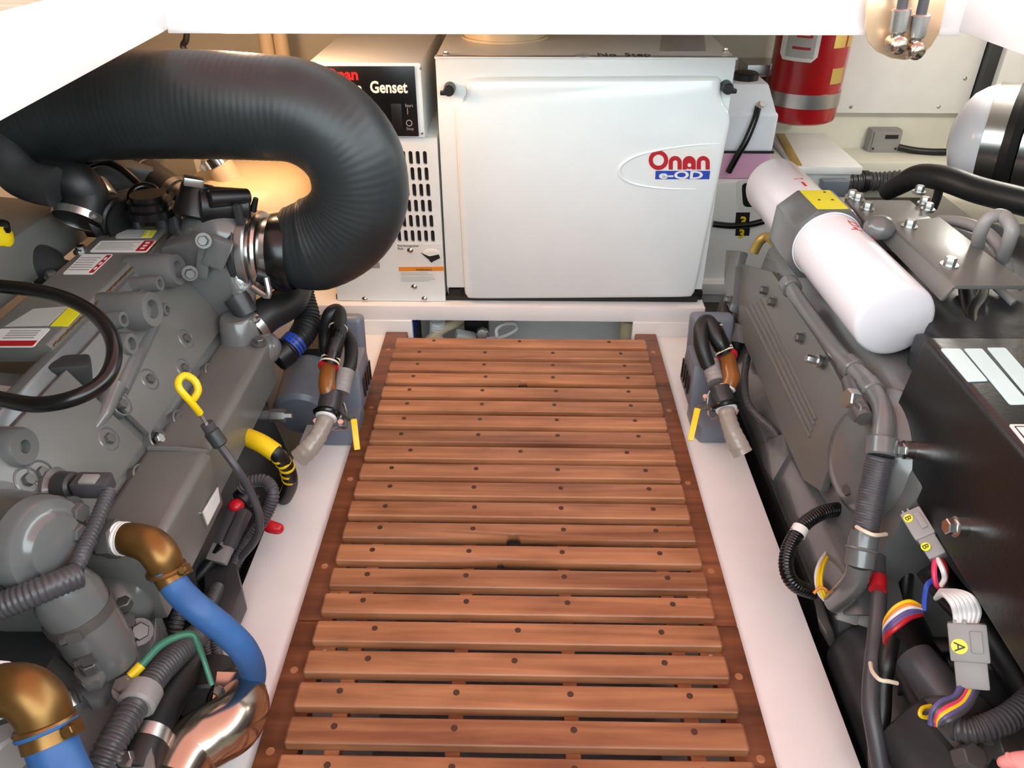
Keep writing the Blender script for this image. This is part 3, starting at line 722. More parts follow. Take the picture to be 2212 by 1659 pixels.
# small actuator under the turbo
MB().cyl(at(555, 590, Y=1.15), at(590, 600, Y=1.15), .016, .014, 14, .003).build('actuator', 'black', le)
MB().tube(pY([(545, 620, 1.13), (580, 640, 1.12), (575, 600, 1.13)]), .005, 8, n=4).build('actuator_rod', 'zinc', le)
# mount foot under the box
MB().prism([at(u, v, Z=.03) for u, v in ((500, 1175), (522, 1270), (490, 1340), (440, 1330), (440, 1230))], (0, 0, -.045), .004).build('mount_foot', 'enginedark', le)
MB().prism([at(u, v, Z=-.06) for u, v in ((560, 1180), (590, 1200), (480, 1420), (420, 1420), (460, 1250))], (0, 0, -.18), .004).build('mount_plate', 'black', le)

# ---------------------------------------------------------------- front of the engine (towards the viewer)
wp = at(132, 1181, Z=.285)
wd = Vector((1, -.25, .1)).normalized()
wpm = MB().lathe(wp - wd * .13, wd, [(0, .058), (.04, .058), (.044, .050), (.112, .050), (.117, .047), (.119, .038), (.122, .034), (.127, .031), (.130, .022), (.131, 0)], 40).build('water_pump', 'engine', le)
MB().lathe(wp - wd * .078, wd, [(0, .0508), (.045, .0506)], 40, cap=False).build('pump_band', 'zinc', wpm)
bolt('bolt', at(152, 1105, Z=.29), wd, .011, .014, le); bolt('bolt', at(155, 1150, Z=.28), wd, .010, .012, le)
MB().prism([at(u, v, Z=.22) for u, v in ((-60, 1090), (140, 1085), (175, 1120), (160, 1240), (60, 1290), (-60, 1290))], (0, 0, -.06), .01).build('pump_mount', 'engine', le)
sn = MB().cyl(at(128, 1052, Z=.28), at(165, 1050, Z=.285), .018, .016, 16, .003).build('speed_sensor', 'enginedark', le)
MB().lathe(at(112, 1058, Z=.272), (1, 0, .1), [(0, .024), (.006, .026), (.012, .022)], 20).build('sensor_flange', 'engine', sn)
q0, q1 = at(165, 1049, Z=.288), at(238, 1047, Z=.29)
dx = (q1 - q0)
sk = MB().box((q0 + q1) / 2, (dx.length, .024, .020), frame(dx)[0] is None, .003) if False else MB().box((q0 + q1) / 2, (dx.length, .024, .020), Euler((0, 0, math.atan2(dx.y, dx.x))).to_matrix(), .003)
sk = sk.build('sensor_plug', 'conduit', sn)
MB().box((q0 + q1) / 2 + Vector((0, -.003, .011)), (.018, .014, .004), Euler((0, 0, math.atan2(dx.y, dx.x))).to_matrix(), .001).build('plug_latch', 'connector', sk)
# hose neck casting with two worm clamps and bolted flange
hn0, hn1 = at(125, 1255, Z=.26), at(225, 1405, Z=.16)
hd = (hn1 - hn0).normalized()
nk = MB().lathe(hn0, hd, [(0, .026), (.02, .033), (.09, .033), (.12, .029), ((hn1 - hn0).length, .029)], 30).build('thermostat_neck', 'engine', le)
L = (hn1 - hn0).length
clampband(hn0 + hd * .045, hd, .0335, .012, nk, m='bolt', screw=(.3, -1, .6)); clampband(hn0 + hd * (L - .022), hd, .0295, .012, nk, m='bolt', screw=(.2, -1, .6))
fp = [at(u, v, Z=.165) for u, v in ((262, 1300), (292, 1330), (288, 1372), (262, 1400), (235, 1425), (212, 1468), (180, 1478), (158, 1455), (160, 1420), (200, 1360))]
fl = MB().prism(fp, (0, 0, -.016), .003).build('neck_flange', 'engine', le)
bolt('bolt', at(196, 1444, Z=.167), (0, 0, 1), .010, .009, fl, washer=False); bolt('bolt', at(270, 1312, Z=.167), (0, 0, 1), .009, .009, fl, washer=False)
MB().prism([p - Vector((.004, 0, .03)) for p in fp], (0, 0, -.05), .003).build('thermostat_body', 'engine', le)
MB().sph(at(262, 1275, Z=.15), .055, (.9, 1.0, .8), 24).build('front_casting', 'engine', le)
MB().prism([at(u, v, Z=.12) for u, v in ((-60, 1420), (120, 1400), (180, 1480), (290, 1470), (300, 1380), (340, 1300), (330, 1430), (330, 1659), (220, 1720), (-60, 1720))], (0, 0, -.09), .006).build('timing_case', 'engine', le)
MB().prism([at(u, v, Z=.135) for u, v in ((20, 1440), (110, 1400), (200, 1480), (150, 1530), (60, 1560))], (0, 0, -.03), .006).build('front_bracket', 'engine', le)
bolt('bolt', at(300, 1365, Z=.15), (.5, -.5, .7), .010, .014, le, 'bolt'); bolt('bolt', at(272, 1487, Z=.14), (0, -.3, 1), .009, .012, le, 'zinc')
MB().cyl(at(140, 1500, Z=.14), at(155, 1530, Z=.13), .010, .010, 12).build('stub_pipe', 'zinc', le)
MB().box(at(175, 1560, Z=.06), (.10, .10, .06), Euler((.2, .3, .4)).to_matrix(), .01).build('front_casting', 'enginedark', le)
MB().box(at(190, 1640, Z=.09), (.07, .08, .04), Euler((.2, .3, .9)).to_matrix(), .006).build('front_casting', 'engine', le)
# pressure cap stub at the left edge
MB().cyl(at(-10, 1610, Z=.2), at(25, 1640, Z=.2), .022, .022, 16, .003).build('front_stub', 'connector', le)

# ================================================================== hoses and fittings on the left
# big black air duct
HY = 1.215
def HX(x, z, y=HY): return Vector((x, y, z))
cxb, czb, RB = -.397, .434, .108
pts = [HX(-.404, czb - RB)]
for k in range(0, 13):
    a = -math.pi / 2 + math.pi * k / 12
    pts.append(HX(cxb + .01 + (RB + .012) * math.cos(a), czb + RB * math.sin(a) + (.006 if k > 6 else 0), HY + .02 * k / 12))
pts += [HX(-.52, .552, 1.24), HX(-.66, .548, 1.245), HX(-.80, .535, 1.235), HX(-.94, .505, 1.20), HX(-1.05, .455, 1.16)]
dk = thing('air_duct', 'thick black rubber air duct curving over the left engine to the turbo', 'duct', (-.6, 1.22, .33))
MB().tube(pts, .080, 48, n=4, ribs=(.010, .00022), rad=[.066, .070] + [.078] * 12 + [.081] * 5).build('duct_hose', 'duct', dk)
MB().lathe((TX(596), TY, tc.z), (1, 0, 0), [(0, .058), (.0, .064), (.016, .066), (.03, .062)], 32, cap=False).build('duct_cuff', 'blackgloss', dk)
# duct's ribbed steel end at the far left
MB().tube(pY([(-60, 250, 1.18), (0, 330, 1.16), (50, 385, 1.15), (120, 405, 1.15)]), .031, 24, n=8).build('exhaust_sleeve', 'enginedark', dk)
tag(bpy.data.objects['exhaust_sleeve'], None, None)
eh = thing('coolant_hose', 'dark rubber elbow hose with steel clamp at the upper left', 'hose', at(160, 440, Y=1.2))
MB().tube(pY([(110, 380, 1.20), (160, 395, 1.20), (185, 430, 1.2), (170, 480, 1.17)]), .036, 24, n=6).build('hose_body', 'rubber', eh)
clampband(at(168, 470, Y=1.165), at(170, 480, Y=1.17) - at(185, 430, Y=1.2), .0365, .012, eh, screw=(1, -.4, 0))
clampband(at(116, 388, Y=1.20), (1, 0, -.1), .0365, .012, eh, screw=(0, -1, .5))
ho = tag(MB().tube(pY([(200, 480, 1.20), (240, 470, 1.21), (275, 480, 1.20)]), .035, 20, n=5, ribs=(.014, .003)).build('ribbed_hose', 'rubber'), 'short ribbed black hose beside the side cover, upper left', 'hose')
# diagonal steel clamped hose
dh = thing('exhaust_hose', 'diagonal black hose with shiny steel clamps under the air duct', 'hose', at(330, 380, Y=1.40))
a, b = at(255, 330, Y=1.42), at(415, 440, Y=1.30)
MB().cyl(a, b, .027, .027, 20, .003).build('hose_body', 'rubber', dh)
d_ = (b - a).normalized(); Lh = (b - a).length
for t in (.08, .42, .80, .90): clampband(a + d_ * Lh * t, d_, .0275, .014 if t != .42 else .004, dh, m='steel', screw=(-.3, -1, -.5))
# cream pipe and tank behind
cp = thing('pvc_pipe', 'cream pipe elbow with steel clamp entering the cream tank', 'pipe', at(490, 400, Y=1.62))
MB().tube(pY([(440, 300, 1.62), (470, 350, 1.62), (500, 395, 1.62), (510, 420, 1.62)]), .028, 20, n=5).build('pipe_body', 'pvc', cp)
clampband(at(466, 345, Y=1.62), at(500, 395, Y=1.62) - at(470, 350, Y=1.62), .0285, .02, cp, m='steel', screw=(-.5, -1, 0))
tk = thing('muffler_tank', 'rounded cream tank behind the turbo and air duct', 'tank', (-.62, 1.66, .02))
tb_ = MB().lathe((-.61, 1.68, .02), (0, 0, 1), [(0, .145), (.16, .15), (.24, .145), (.275, .125), (.29, .09), (.296, 0)], 40).build('tank_body', 'cream', tk)
MB().ring((-.61, 1.68, .255), (0, 0, 1), .143, .004, 40, 8).build('tank_seam', 'cream', tk)
# bulkhead pieces at the back left
struct('trim_6', MB().bb(-.78, -.60, 1.80, 1.82, .22, .36).bb(-.78, -.6, 1.80, 1.83, .21, .23), 'bulkhead', 'cream shelf panel behind the tank')
for u, lab in ((575, 'cream vertical pipe left of the control box, nearer the coaming corner'), (607, 'cream vertical pipe beside the generator control box')):
    q = at(u, 90, Y=1.95)
    tag(MB().cyl((q.x, 1.95, .02), (q.x, 1.95, .66), .0165, seg=18).build('vertical_pipe', 'pvc'), lab, 'pipe', 'vertical pipes on the back bulkhead')
q = at(400, 100, Y=1.6)
tag(MB().tube(pY([(405, 8, 1.6), (404, 50, 1.6), (402, 85, 1.6), (395, 100, 1.6), (408, 118, 1.6), (430, 150, 1.62)]), .006, 8, n=4).build('black_cable', 'black'), 'thin black cable hanging above the air duct', 'cable')
# loop cable
lc = thing('black_cable', 'glossy black cable looping over the left engine stickers', 'cable', at(150, 760, Z=.36))
lp = pZ([(-60, 612, .41), (0, 618, .412), (80, 628, .415), (150, 648, .415), (205, 680, .412), (240, 725, .408), (246, 775, .402), (222, 825, .395), (160, 860, .39), (80, 874, .385), (0, 862, .38), (-60, 850, .38)])
MB().tube(lp, .0088, 14, n=8).build('cable_body', 'blackgloss', lc)
# black hoses right of the turbo
bh = thing('coolant_hose', 'stubby black hose with steel clamp below the turbo', 'hose', at(600, 670, Y=1.17))
MB().tube(pY([(540, 712, 1.13), (575, 680, 1.16), (625, 650, 1.22), (640, 610, 1.28)]), .030, 20, n=5).build('hose_body', 'rubber', bh)
clampband(at(548, 704, Y=1.135), at(575, 680, Y=1.16) - at(540, 712, Y=1.13), .0305, .014, bh, screw=(0, -1, .8))
rh = thing('corrugated_hose', 'black corrugated hose with a blue printed band below the air duct', 'hose', at(650, 680, Y=1.25))
hp = pY([(648, 590, 1.30), (652, 640, 1.28), (664, 690, 1.25), (655, 720, 1.22), (628, 750, 1.19), (600, 772, 1.17)])
MB().tube(hp, .020, 18, n=8, ribs=(.007, .0022), rad=[.022, .022, .022, .021, .021, .021]).build('hose_body', 'rubber', rh)
MB().tube([hp[3].lerp(hp[4], .55), hp[4].lerp(hp[5], .1)], .0236, 18).build('blue_band', 'inkblue', rh)
MB().cyl(hp[4].lerp(hp[5], .15), hp[5] + (hp[5] - hp[4]) * .2, .026, .026, 18, .003).build('hose_cuff', 'black', rh)

# upper brass elbow, blue hose
be = thing('brass_elbow', 'brown brass elbow with white thread tape feeding the longer blue hose', 'pipe fitting', at(320, 1190, Z=.24))
ep = pZ([(262, 1163, .250), (290, 1166, .252), (325, 1178, .25), (350, 1205, .24), (362, 1238, .222)])
MB().tube(ep, .019, 22, n=6, rad=[.0165, .0185, .0195, .0195, .0175]).build('elbow_body', 'brass', be)
MB().ring(ep[4].lerp(ep[3], .25), ep[4] - ep[3], .0185, .0032).build('elbow_bead', 'brass', be)
MB().tube(pZ([(255, 1163, .2495), (272, 1164, .2505)]), .0178, 20, ribs=(.004, .0008)).build('thread_tape', 'white', be)
n0, n1 = at(205, 1166, Z=.246), at(258, 1163, Z=.25)
MB().lathe(n0, n1 - n0, [(0, .018), ((n1 - n0).length * .45, .018), ((n1 - n0).length * .46, .022), ((n1 - n0).length * .95, .022), ((n1 - n0).length, .018)], 6).build('hex_nut', 'bolt', be)
MB().box(at(190, 1150, Z=.262), (.022, .034, .012), Euler((.3, .5, .5)).to_matrix(), .003).build('cable_clip', 'connector', be)
bl = thing('blue_hose', 'long blue silicone hose curving down beside the white engine bed', 'hose', at(480, 1380, Z=.1))
hp = pZ([(360, 1232, .226), (385, 1275, .21), (430, 1318, .195), (485, 1362, .165), (527, 1405, .13), (546, 1450, .07), (540, 1492, .025), (525, 1530, -.02)])
MB().tube(hp, .0152, 20, n=8).build('hose_body', 'blue', bl)
clampband(hp[0].lerp(hp[1], .42), hp[1] - hp[0], .0156, .011, bl, m='brass', screw=(1, .3, .3))
MB().ring(hp[0].lerp(hp[1], .1), hp[1] - hp[0], .0165, .0025).build('hose_lip', 'blue', bl)
# lower brass elbow, blue hose
be = thing('brass_elbow', 'large brown brass elbow at the lower left frame edge', 'pipe fitting', at(60, 1520, Z=.24))
ep = pZ([(-40, 1500, .25), (10, 1490, .262), (55, 1497, .262), (88, 1530, .25), (100, 1575, .235)])
MB().tube(ep, .024, 22, n=6, rad=[.020, .0225, .0235, .0235, .0215]).build('elbow_body', 'brass', be)
MB().ring(ep[4].lerp(ep[3], .22), ep[4] - ep[3], .0222, .0034).build('elbow_bead', 'brass', be)
MB().cyl(at(-30, 1500, Z=.252), at(4, 1488, Z=.262), .0255, .0245, 18, .002).build('thread_tape', 'white', be)
bl = thing('blue_hose', 'short blue silicone hose below the large brass elbow, lower left', 'hose', at(120, 1640, Z=.2))
hp = pZ([(98, 1566, .238), (108, 1600, .228), (128, 1650, .215), (160, 1720, .2)])
MB().tube(hp, .021, 20, n=6).build('hose_body', 'blue', bl)
clampband(hp[0].lerp(hp[1], .75), hp[1] - hp[0], .0215, .013, bl, m='brass', screw=(1, .2, .3))
MB().ring(hp[0].lerp(hp[1], .25), hp[1] - hp[0], .0225, .003).build('hose_lip', 'blue', bl)
# thick conduit loop at left and conduits
def conduit(label, pts, r, pitch=.006, amp=.0016, m='conduit', cat='conduit', group=None, name='corrugated_conduit', n=8, seg=14):
    return tag(MB().tube(pts, r, seg, n=n, ribs=(pitch, amp)).build(name, m), label, cat, group)
conduit('thick grey corrugated conduit sweeping in from the left edge below the water pump', pZ([(-60, 1340, .26), (0, 1310, .27), (70, 1282, .275), (120, 1262, .275), (170, 1242, .27)]), .0125, .005, .001)
conduit('thin corrugated conduit running from the sensor plug past the water pump', pZ([(236, 1062, .288), (222, 1095, .285), (205, 1135, .28), (185, 1180, .275), (165, 1225, .272), (135, 1258, .262)]), .0068, .0045, .0014)
conduit('corrugated conduit entering a grey sleeve at the lower left', pZ([(205, 1680, .13), (240, 1610, .14), (275, 1550, .14), (302, 1508, .138), (345, 1450, .12), (400, 1395, .09), (430, 1370, .06)]), .0135, .006, .0018)
tag(MB().cyl(at(292, 1528, Z=.14), at(316, 1485, Z=.137), .0195, .0195, 18, .003).build('conduit_sleeve', 'connector'), 'smooth grey sleeve round the lower left conduit', 'sleeve')
oh = thing('oil_hose', 'plain black hose with a printed steel clamp at the lower left', 'hose', at(350, 1540, Z=.08))
hp = pZ([(285, 1680, .10), (320, 1590, .10), (360, 1510, .085), (395, 1450, .06), (410, 1400, .02)])
MB().tube(hp, .021, 18, n=6, rad=[.027, .0225, .021, .020, .018]).build('hose_body', 'rubber', oh)
clampband(hp[1].lerp(hp[0], .1), hp[1] - hp[0], .0235, .014, oh, m='zinc', screw=(-1, -.3, .2))
MB().sph(at(285, 1640, Z=.10), .032, (1, 1.1, .8), 20).build('hose_fitting', 'enginedark', oh)
MB().hexa(at(278, 1640, Z=.125), (0, -.5, 1), .008, .012).build('fitting_bolt', 'steel', oh)
# green wire
gw = thing('green_wire', 'green wire with yellow sleeve arching above the stainless elbow', 'wire', at(380, 1400, Z=.15))
wp_ = pZ([(282, 1462, .145), (310, 1432, .15), (345, 1395, .16), (385, 1374, .165), (415, 1370, .162), (425, 1385, .155), (440, 1425, .135), (458, 1480, .115)])
MB().tube(wp_, .0042, 10, n=6, rad=[.0045, .0045, .0045, .0042, .004, .0035, .003, .003]).build('wire_body', 'green', gw)
MB().tube([wp_[0], wp_[0].lerp(wp_[1], .85)], .0056, 10).build('yellow_sleeve', 'yellow', gw)
# stainless elbow
se = thing('exhaust_elbow', 'polished stainless exhaust elbow beside the engine bed, bottom left', 'pipe', at(460, 1560, Z=.0))
MB().tube(pZ([(372, 1690, .07), (410, 1625, .07), (455, 1590, .07), (500, 1562, .065), (520, 1525, .05), (500, 1495, .03)]), .036, 28, n=8, rad=[.031, .033, .034, .034, .032, .030]).build('elbow_body', 'polish', se)
q = at(492, 1490, Z=.075)
MB().box(q, (.03, .04, .003), Euler((.3, .3, .2)).to_matrix(), .001).build('elbow_bracket', 'polish', se)
clampband(at(512, 1512, Z=.048), at(500, 1495, Z=.03) - at(520, 1525, Z=.05), .033, .008, se, m='polish', screw=(.6, -.4, .6))
MB().hexa(at(476, 1497, Z=.08), (0, -.3, 1), .006, .010).build('bracket_bolt', 'steel', se)
MB().cyl(at(447, 1530, Z=.03), at(470, 1455, Z=.02), .034, .034, 22, .003).build('elbow_hose', 'rubber', se)
# things in the gap below the cooler box
pw = thing('power_connector', 'grey battery cable connector with red boot below the left engine box', 'connector', at(510, 1130, Z=.05))
MB().cyl(at(520, 1085, Z=.075), at(545, 1055, Z=.085), .017, .016, 18, .003).build('terminal_cap', 'rubber', pw)
MB().sph(at(510, 1092, Z=.08), .012, (1, 1, .8), 14).build('red_boot', 'redplastic', pw)
a, b = at(520, 1100, Z=.075), at(483, 1180, Z=.05)
for o_ in (-.009, .009):
    v_ = (b - a); R_ = Matrix((v_.normalized().cross(Vector((0, 0, 1))).normalized(), v_.normalized(), v_.normalized().cross(Vector((0, 0, 1))).normalized().cross(v_.normalized()))).transposed()
    MB().box((a + b) / 2 + R_ @ Vector((o_, 0, 0)), (.015, v_.length, .018), R_, .003).build('connector_body', 'conduit', pw)
MB().box(b + R_ @ Vector((0, .01, 0)), (.03, .03, .014), R_, .003).build('connector_latch', 'connector', pw)
MB().tube([b, at(455, 1215, Z=.035), at(420, 1255, Z=.02), at(390, 1290, Z=.0)], .010, 12, n=4).build('connector_cable', 'black', pw)
conduit('small grey corrugated conduit looping beside the engine mount', pZ([(520, 1055, .10), (545, 1040, .11), (575, 1040, .11), (590, 1065, .10), (580, 1100, .08), (560, 1135, .06), (535, 1170, .04), (500, 1230, .02), (460, 1300, 0)]), .0082, .0045, .0014)
conduit('corrugated conduit hanging under the blue hose, left one', pZ([(470, 1270, .03), (445, 1330, .05), (440, 1370, .03), (445, 1410, 0)]), .008, .0045, .0014, group='conduits under the blue hose')
conduit('corrugated conduit hanging under the blue hose, right one', pZ([(480, 1300, .01), (465, 1350, .03), (462, 1390, .01), (470, 1420, -.02)]), .007, .0045, .0014, group='conduits under the blue hose')
conduit('reddish grey conduit behind the green wire', pZ([(410, 1280, .06), (392, 1310, .07), (380, 1350, .06), (372, 1390, .04)]), .0085, .0045, .0014)
rc_ = thing('battery_switch_lever', 'red lever resting on the left white engine bed', 'lever', at(590, 1140, Z=-.01))
MB().tube(pZ([(568, 1130, .02), (585, 1138, .02), (600, 1142, .018)]), .0095, 14, n=3, rad=[.008, .010, .009]).build('lever_grip', 'redplastic', rc_)
MB().sph(at(601, 1142, Z=.018), .0088, (1, 1, 1), 12).build('lever_end', 'redplastic', rc_)
yc = thing('striped_cable', 'black cable with yellow tape rings curving onto the left engine bed', 'cable', at(600, 1000, Z=.05))
yp = pZ([(535, 945, .13), (565, 958, .13), (595, 978, .12), (618, 1005, .09), (628, 1040, .05), (618, 1070, .0), (600, 1090, -.06)])
MB().tube(yp, .0115, 14, n=8).build('cable_body', 'black', yc)
MB().tube(yp[0:3], .0145, 14, n=6).build('yellow_sleeve', 'yellow', yc)
for a_, t in ((2, .35), (2, .75), (3, .1), (3, .45), (3, .8)):
    c_ = yp[a_].lerp(yp[a_ + 1], t); MB().band(c_, yp[a_ + 1] - yp[a_], .0117, .0045, .001, 16).build('yellow_ring', 'yellow', yc)

# more of the clutter behind the left engine
MB().box(at(250, 420, Y=1.36), (.16, .10, .14), Euler((0, .2, .3)).to_matrix(), .012).build('gearbox_casting', 'enginedark', le)
MB().cyl(at(205, 400, Y=1.30), at(235, 430, Y=1.28), .022, .018, 14, .003).build('gearbox_plug', 'bolt', le)
MB().sph(at(300, 450, Y=1.30), .05, (1.2, .8, .7), 20).build('gearbox_casting', 'enginedark', le)
tag(MB().tube(pY([(150, 385, 1.25), (190, 358, 1.27), (225, 350, 1.28), (262, 365, 1.28), (300, 398, 1.27), (320, 420, 1.24)]), .007, 10, n=6).build('black_cable', 'blackgloss'), 'thin black cable arching under the air duct, upper left', 'cable')
yk = thing('yellow_cap', 'yellow cap with dark knob at the left frame edge', 'cap', at(5, 515, Z=.40))
MB().lathe(at(-6, 520, Z=.395), (.3, -.2, 1), [(0, .022), (.012, .022), (.02, .016), (.03, .014), (.032, 0)], 18).build('cap_body', 'yellow', yk)
MB().lathe(at(4, 498, Z=.41), (.3, -.2, 1), [(0, .012), (.012, .012), (.016, .006)], 14).build('cap_knob', 'black', yk)
struct('trim_13', MB().bb(-1.10, -1.08, .9, 1.75, -.2, .64, .003), 'white', 'pale panel at the hull side behind the left engine')

for u, v, r, h in ((385, 492, .014, .03), (352, 478, .010, .02), (420, 500, .012, .026), (300, 490, .009, .018)):
    p = at(u, v, Y=1.215); MB().lathe(p - Vector((0, 0, .02)), (0, -.1, 1), [(0, r * 1.3), (.02, r * 1.2), (.02 + h * .4, r), (.02 + h, r * .8)], 14).build('casting_stud', 'enginedark', le)
MB().tube(pY([(385, 470, 1.2), (395, 455, 1.21), (420, 460, 1.2), (432, 480, 1.19)]), .006, 10, n=4).build('air_line', 'zinc', le)
MB().box(at(470, 545, Y=1.115), (.035, .02, .05), Euler((0, .5, .2)).to_matrix(), .006).build('casting_lug', 'engine', le)
MB().box(at(440, 560, Y=1.115), (.02, .02, .06), Euler((0, .3, .2)).to_matrix(), .005).build('casting_lug', 'engine', le)
# ================================================================== right engine
RSP = ((.415, 0, .04), (-.967, 0, .253)); RSN = Vector(RSP[1]).normalized()
def RS(u, v, o=0.0): return at(u, v, P=RSP) + RSN * o
re_ = thing('diesel_engine', 'dark grey diesel engine with ribbed side panel and twin white filters, right of grating', 'engine', (.75, .9, -.2))
MB().prism([(.425, .70, .02), (.470, .70, .25), (.50, .70, .285), (.95, .70, .285), (1.0, .70, .2), (1.0, .70, -.22), (.47, .70, -.22)], (0, .70, 0), .008).build('block', 'engine', re_)
# bolted side panel with ribs
sp = [RS(u, v) for u, v in ((1604, 570), (1680, 590), (1730, 660), (1800, 770), (1850, 860), (1872, 920), (1850, 985), (1812, 1002), (1788, 1065), (1750, 1040), (1700, 930), (1640, 790), (1608, 720))]
spn = MB().prism(sp, RSN * .012, .003).build('side_panel', 'engine2', re_)
for (u0, v0), (u1, v1) in (((1626, 668), (1766, 948)), ((1636, 662), (1771, 936)), ((1646, 658), (1776, 922)), ((1655, 652), (1779, 910))):
    MB().tube([RS(u0, v0, .012), RS(u1, v1, .012)], .0030, 8).build('panel_rib', 'engine2', spn)
for u, v in ((1668, 632), (1686, 657), (1797, 787), (1748, 735)):
    bolt('bolt', RS(u, v, .010), RSN, .0075, .012, re_, 'bolt')
bolt('bolt', RS(1796, 787, .022), RSN, .0065, .016, re_, 'zinc')
# bracket and lever at the far end of the panel
MB().prism([RS(u, v, .004) for u, v in ((1590, 545), (1622, 548), (1612, 580), (1606, 660), (1600, 680), (1588, 650), (1586, 600))], RSN * .02, .004).build('end_bracket', 'engine', re_)
bolt('bolt', RS(1601, 655, .024), RSN, .007, .01, re_)
MB().prism([RS(u, v, .002) for u, v in ((1600, 700), (1618, 705), (1618, 745), (1596, 742))], RSN * .02, .003).build('end_bracket', 'engine', re_)
# lower skirt with mount
MB().prism([at(u, v, X=.425) for u, v in ((1655, 940), (1690, 960), (1760, 1080), (1830, 1210), (1860, 1330), (1790, 1330), (1700, 1130), (1650, 1010))], (.06, 0, 0), .006).build('lower_skirt', 'engine', re_)
MB().prism([at(u, v, X=.418) for u, v in ((1640, 960), (1690, 935), (1700, 985), (1668, 1040), (1650, 1010))], (.05, 0, -.01), .004).build('mount_bracket', 'engine', re_)
MB().prism([(.404, .45, -.30), (.47, .45, -.30), (.47, .45, -.04), (.43, .45, -.04)], (0, .95, 0), .004).build('sump', 'black', re_)
# round gear cover
gc = at(1872, 985, X=.450); gd = Vector((-1, -.15, .25)).normalized()
gcv = MB().lathe(gc - gd * .05, gd, [(0, .092), (.03, .092), (.035, .086), (.045, .080), (.060, .066), (.068, .045), (.070, 0)], 40).build('gear_cover', 'engine', re_)
for u, v in ((1850, 1060), (1858, 872), (1880, 1095)):
    bolt('bolt', at(u, v, X=.44), gd, .009, .014, gcv, 'bolt')
sf = MB().tube([at(1835, 825, X=.445), at(1850, 870, X=.43), at(1868, 905, X=.43)], .011, 10).build('sensor_fitting', 'bolt', re_)
MB().hexa(at(1848, 862, X=.43), gd, .013, .014).build('fitting_nut', 'zinc', sf); MB().hexa(at(1862, 890, X=.432), gd, .014, .012).build('fitting_nut', 'bolt', sf)
# rocker plates on top
PZ = .402
tp = MB().prism([(.568, .931, PZ), (.664, .931, PZ), (.655, 1.175, PZ), (.566, 1.15, PZ)], (0, 0, -.006), .001).build('top_plate', 'engine2', re_)
MB().prism([(.568, .933, PZ - .002), (.568, 1.15, PZ - .002), (.558, 1.15, PZ - .026), (.558, .936, PZ - .026)], (.005, 0, 0), .001).build('plate_flange', 'engine2', tp)
for u, v in ((1964, 490), (2050, 573)):
    bolt('bolt', at(u, v, Z=PZ), (0, 0, 1), .008, .010, tp, 'zinc')
t2 = MB().prism([(.548, 1.17, .385), (.665, 1.17, .385), (.665, 1.30, .385), (.555, 1.30, .385)], (0, 0, -.04), .004).build('rear_plate', 'engine2', re_)
for u, v in ((1853, 432), (1873, 452), (1996, 440), (2004, 453), (1985, 415), (1840, 425)):
    bolt('bolt', at(u, v, Z=.386), (0, 0, 1), .0075, .010, t2, 'zinc')
MB().prism([(.55, .72, .27), (.95, .72, .27), (.95, 1.30, .27), (.55, 1.30, .27)], (0, 0, .075), .01).build('cylinder_head', 'enginedark', re_)
MB().sph(at(1900, 492, Y=1.14), .024, (1, 1, .8), 18).build('head_boss', 'engine', re_)
MB().tube(pZ([(1900, 480, .36), (1915, 520, .35), (1940, 560, .33), (1935, 600, .30)]), .018, 12, n=5).build('head_rib', 'engine', re_)
for k in range(4):
    MB().box((.545, .80 + k * .10, .31), (.03, .05, .05), None, .008).build('injector_block', 'enginedark', re_)
# pale fuel pipes
def fuelpipe(pts, r=.0085, m='connector'):
    return MB().tube(pts, r, 12, n=6).build('fuel_pipe', m, re_)
fuelpipe(pZ([(2112, 530, .40), (2118, 500, .43), (2135, 472, .45), (2165, 466, .455), (2185, 490, .45), (2180, 520, .43), (2165, 560, .39)]), .0095)
fuelpipe(pZ([(2030, 475, .38), (2080, 480, .40), (2120, 495, .405), (2150, 520, .40), (2170, 560, .385), (2180, 600, .36)]), .0085)
fuelpipe(pZ([(2050, 500, .37), (2110, 520, .38), (2160, 580, .37), (2212, 620, .36)]), .0075)
fuelpipe(pZ([(2085, 610, .36), (2088, 640, .35), (2092, 680, .34), (2085, 730, .33)]), .010, 'zinc')
fuelpipe(pZ([(2125, 610, .36), (2120, 640, .355), (2098, 675, .345), (2100, 730, .33)]), .008, 'zinc')
fuelpipe(pZ([(2150, 618, .36), (2175, 640, .355), (2190, 655, .35)]), .006)
# oil pipe with braided hose
op = thing('oil_pipe', 'grey steel oil pipe with braided hose running down past the gear cover', 'pipe', at(1880, 950, Z=.1))
P_ = pZ([(1703, 612, .285), (1730, 655, .285), (1770, 710, .282), (1815, 768, .278), (1865, 820, .285), (1897, 862, .288), (1909, 905, .285), (1906, 950, .272)])
MB().tube(P_, .0125, 16, n=6, rad=[.012, .012, .012, .0125, .014, .0135, .0135, .0135]).build('pipe_body', 'engine', op)
for t in ((0, .15), (3, .5), (4, .5)):
    c_ = P_[t[0]].lerp(P_[t[0] + 1], t[1]); d_ = P_[t[0] + 1] - P_[t[0]]
    MB().cyl(c_ - d_.normalized() * .012, c_ + d_.normalized() * .012, .0165, .0165, 16, .002).build('pipe_collar', 'engine', op)
Q_ = pZ([(1906, 945, .274), (1902, 985, .258), (1892, 1030, .235), (1880, 1085, .21), (1868, 1150, .18)])
MB().cyl(Q_[0], Q_[1], .019, .0185, 18, .002).build('hose_ferrule', 'engine', op)
MB().tube(Q_[1:], .0155, 18, n=8, ribs=(.0035, .0007)).build('braided_hose', 'conduit', op)
S_ = pZ([(1868, 1150, .18), (1862, 1185, .165), (1857, 1222, .148)])
MB().tube(S_, .0175, 18, n=3).build('lower_coupling', 'engine', op)
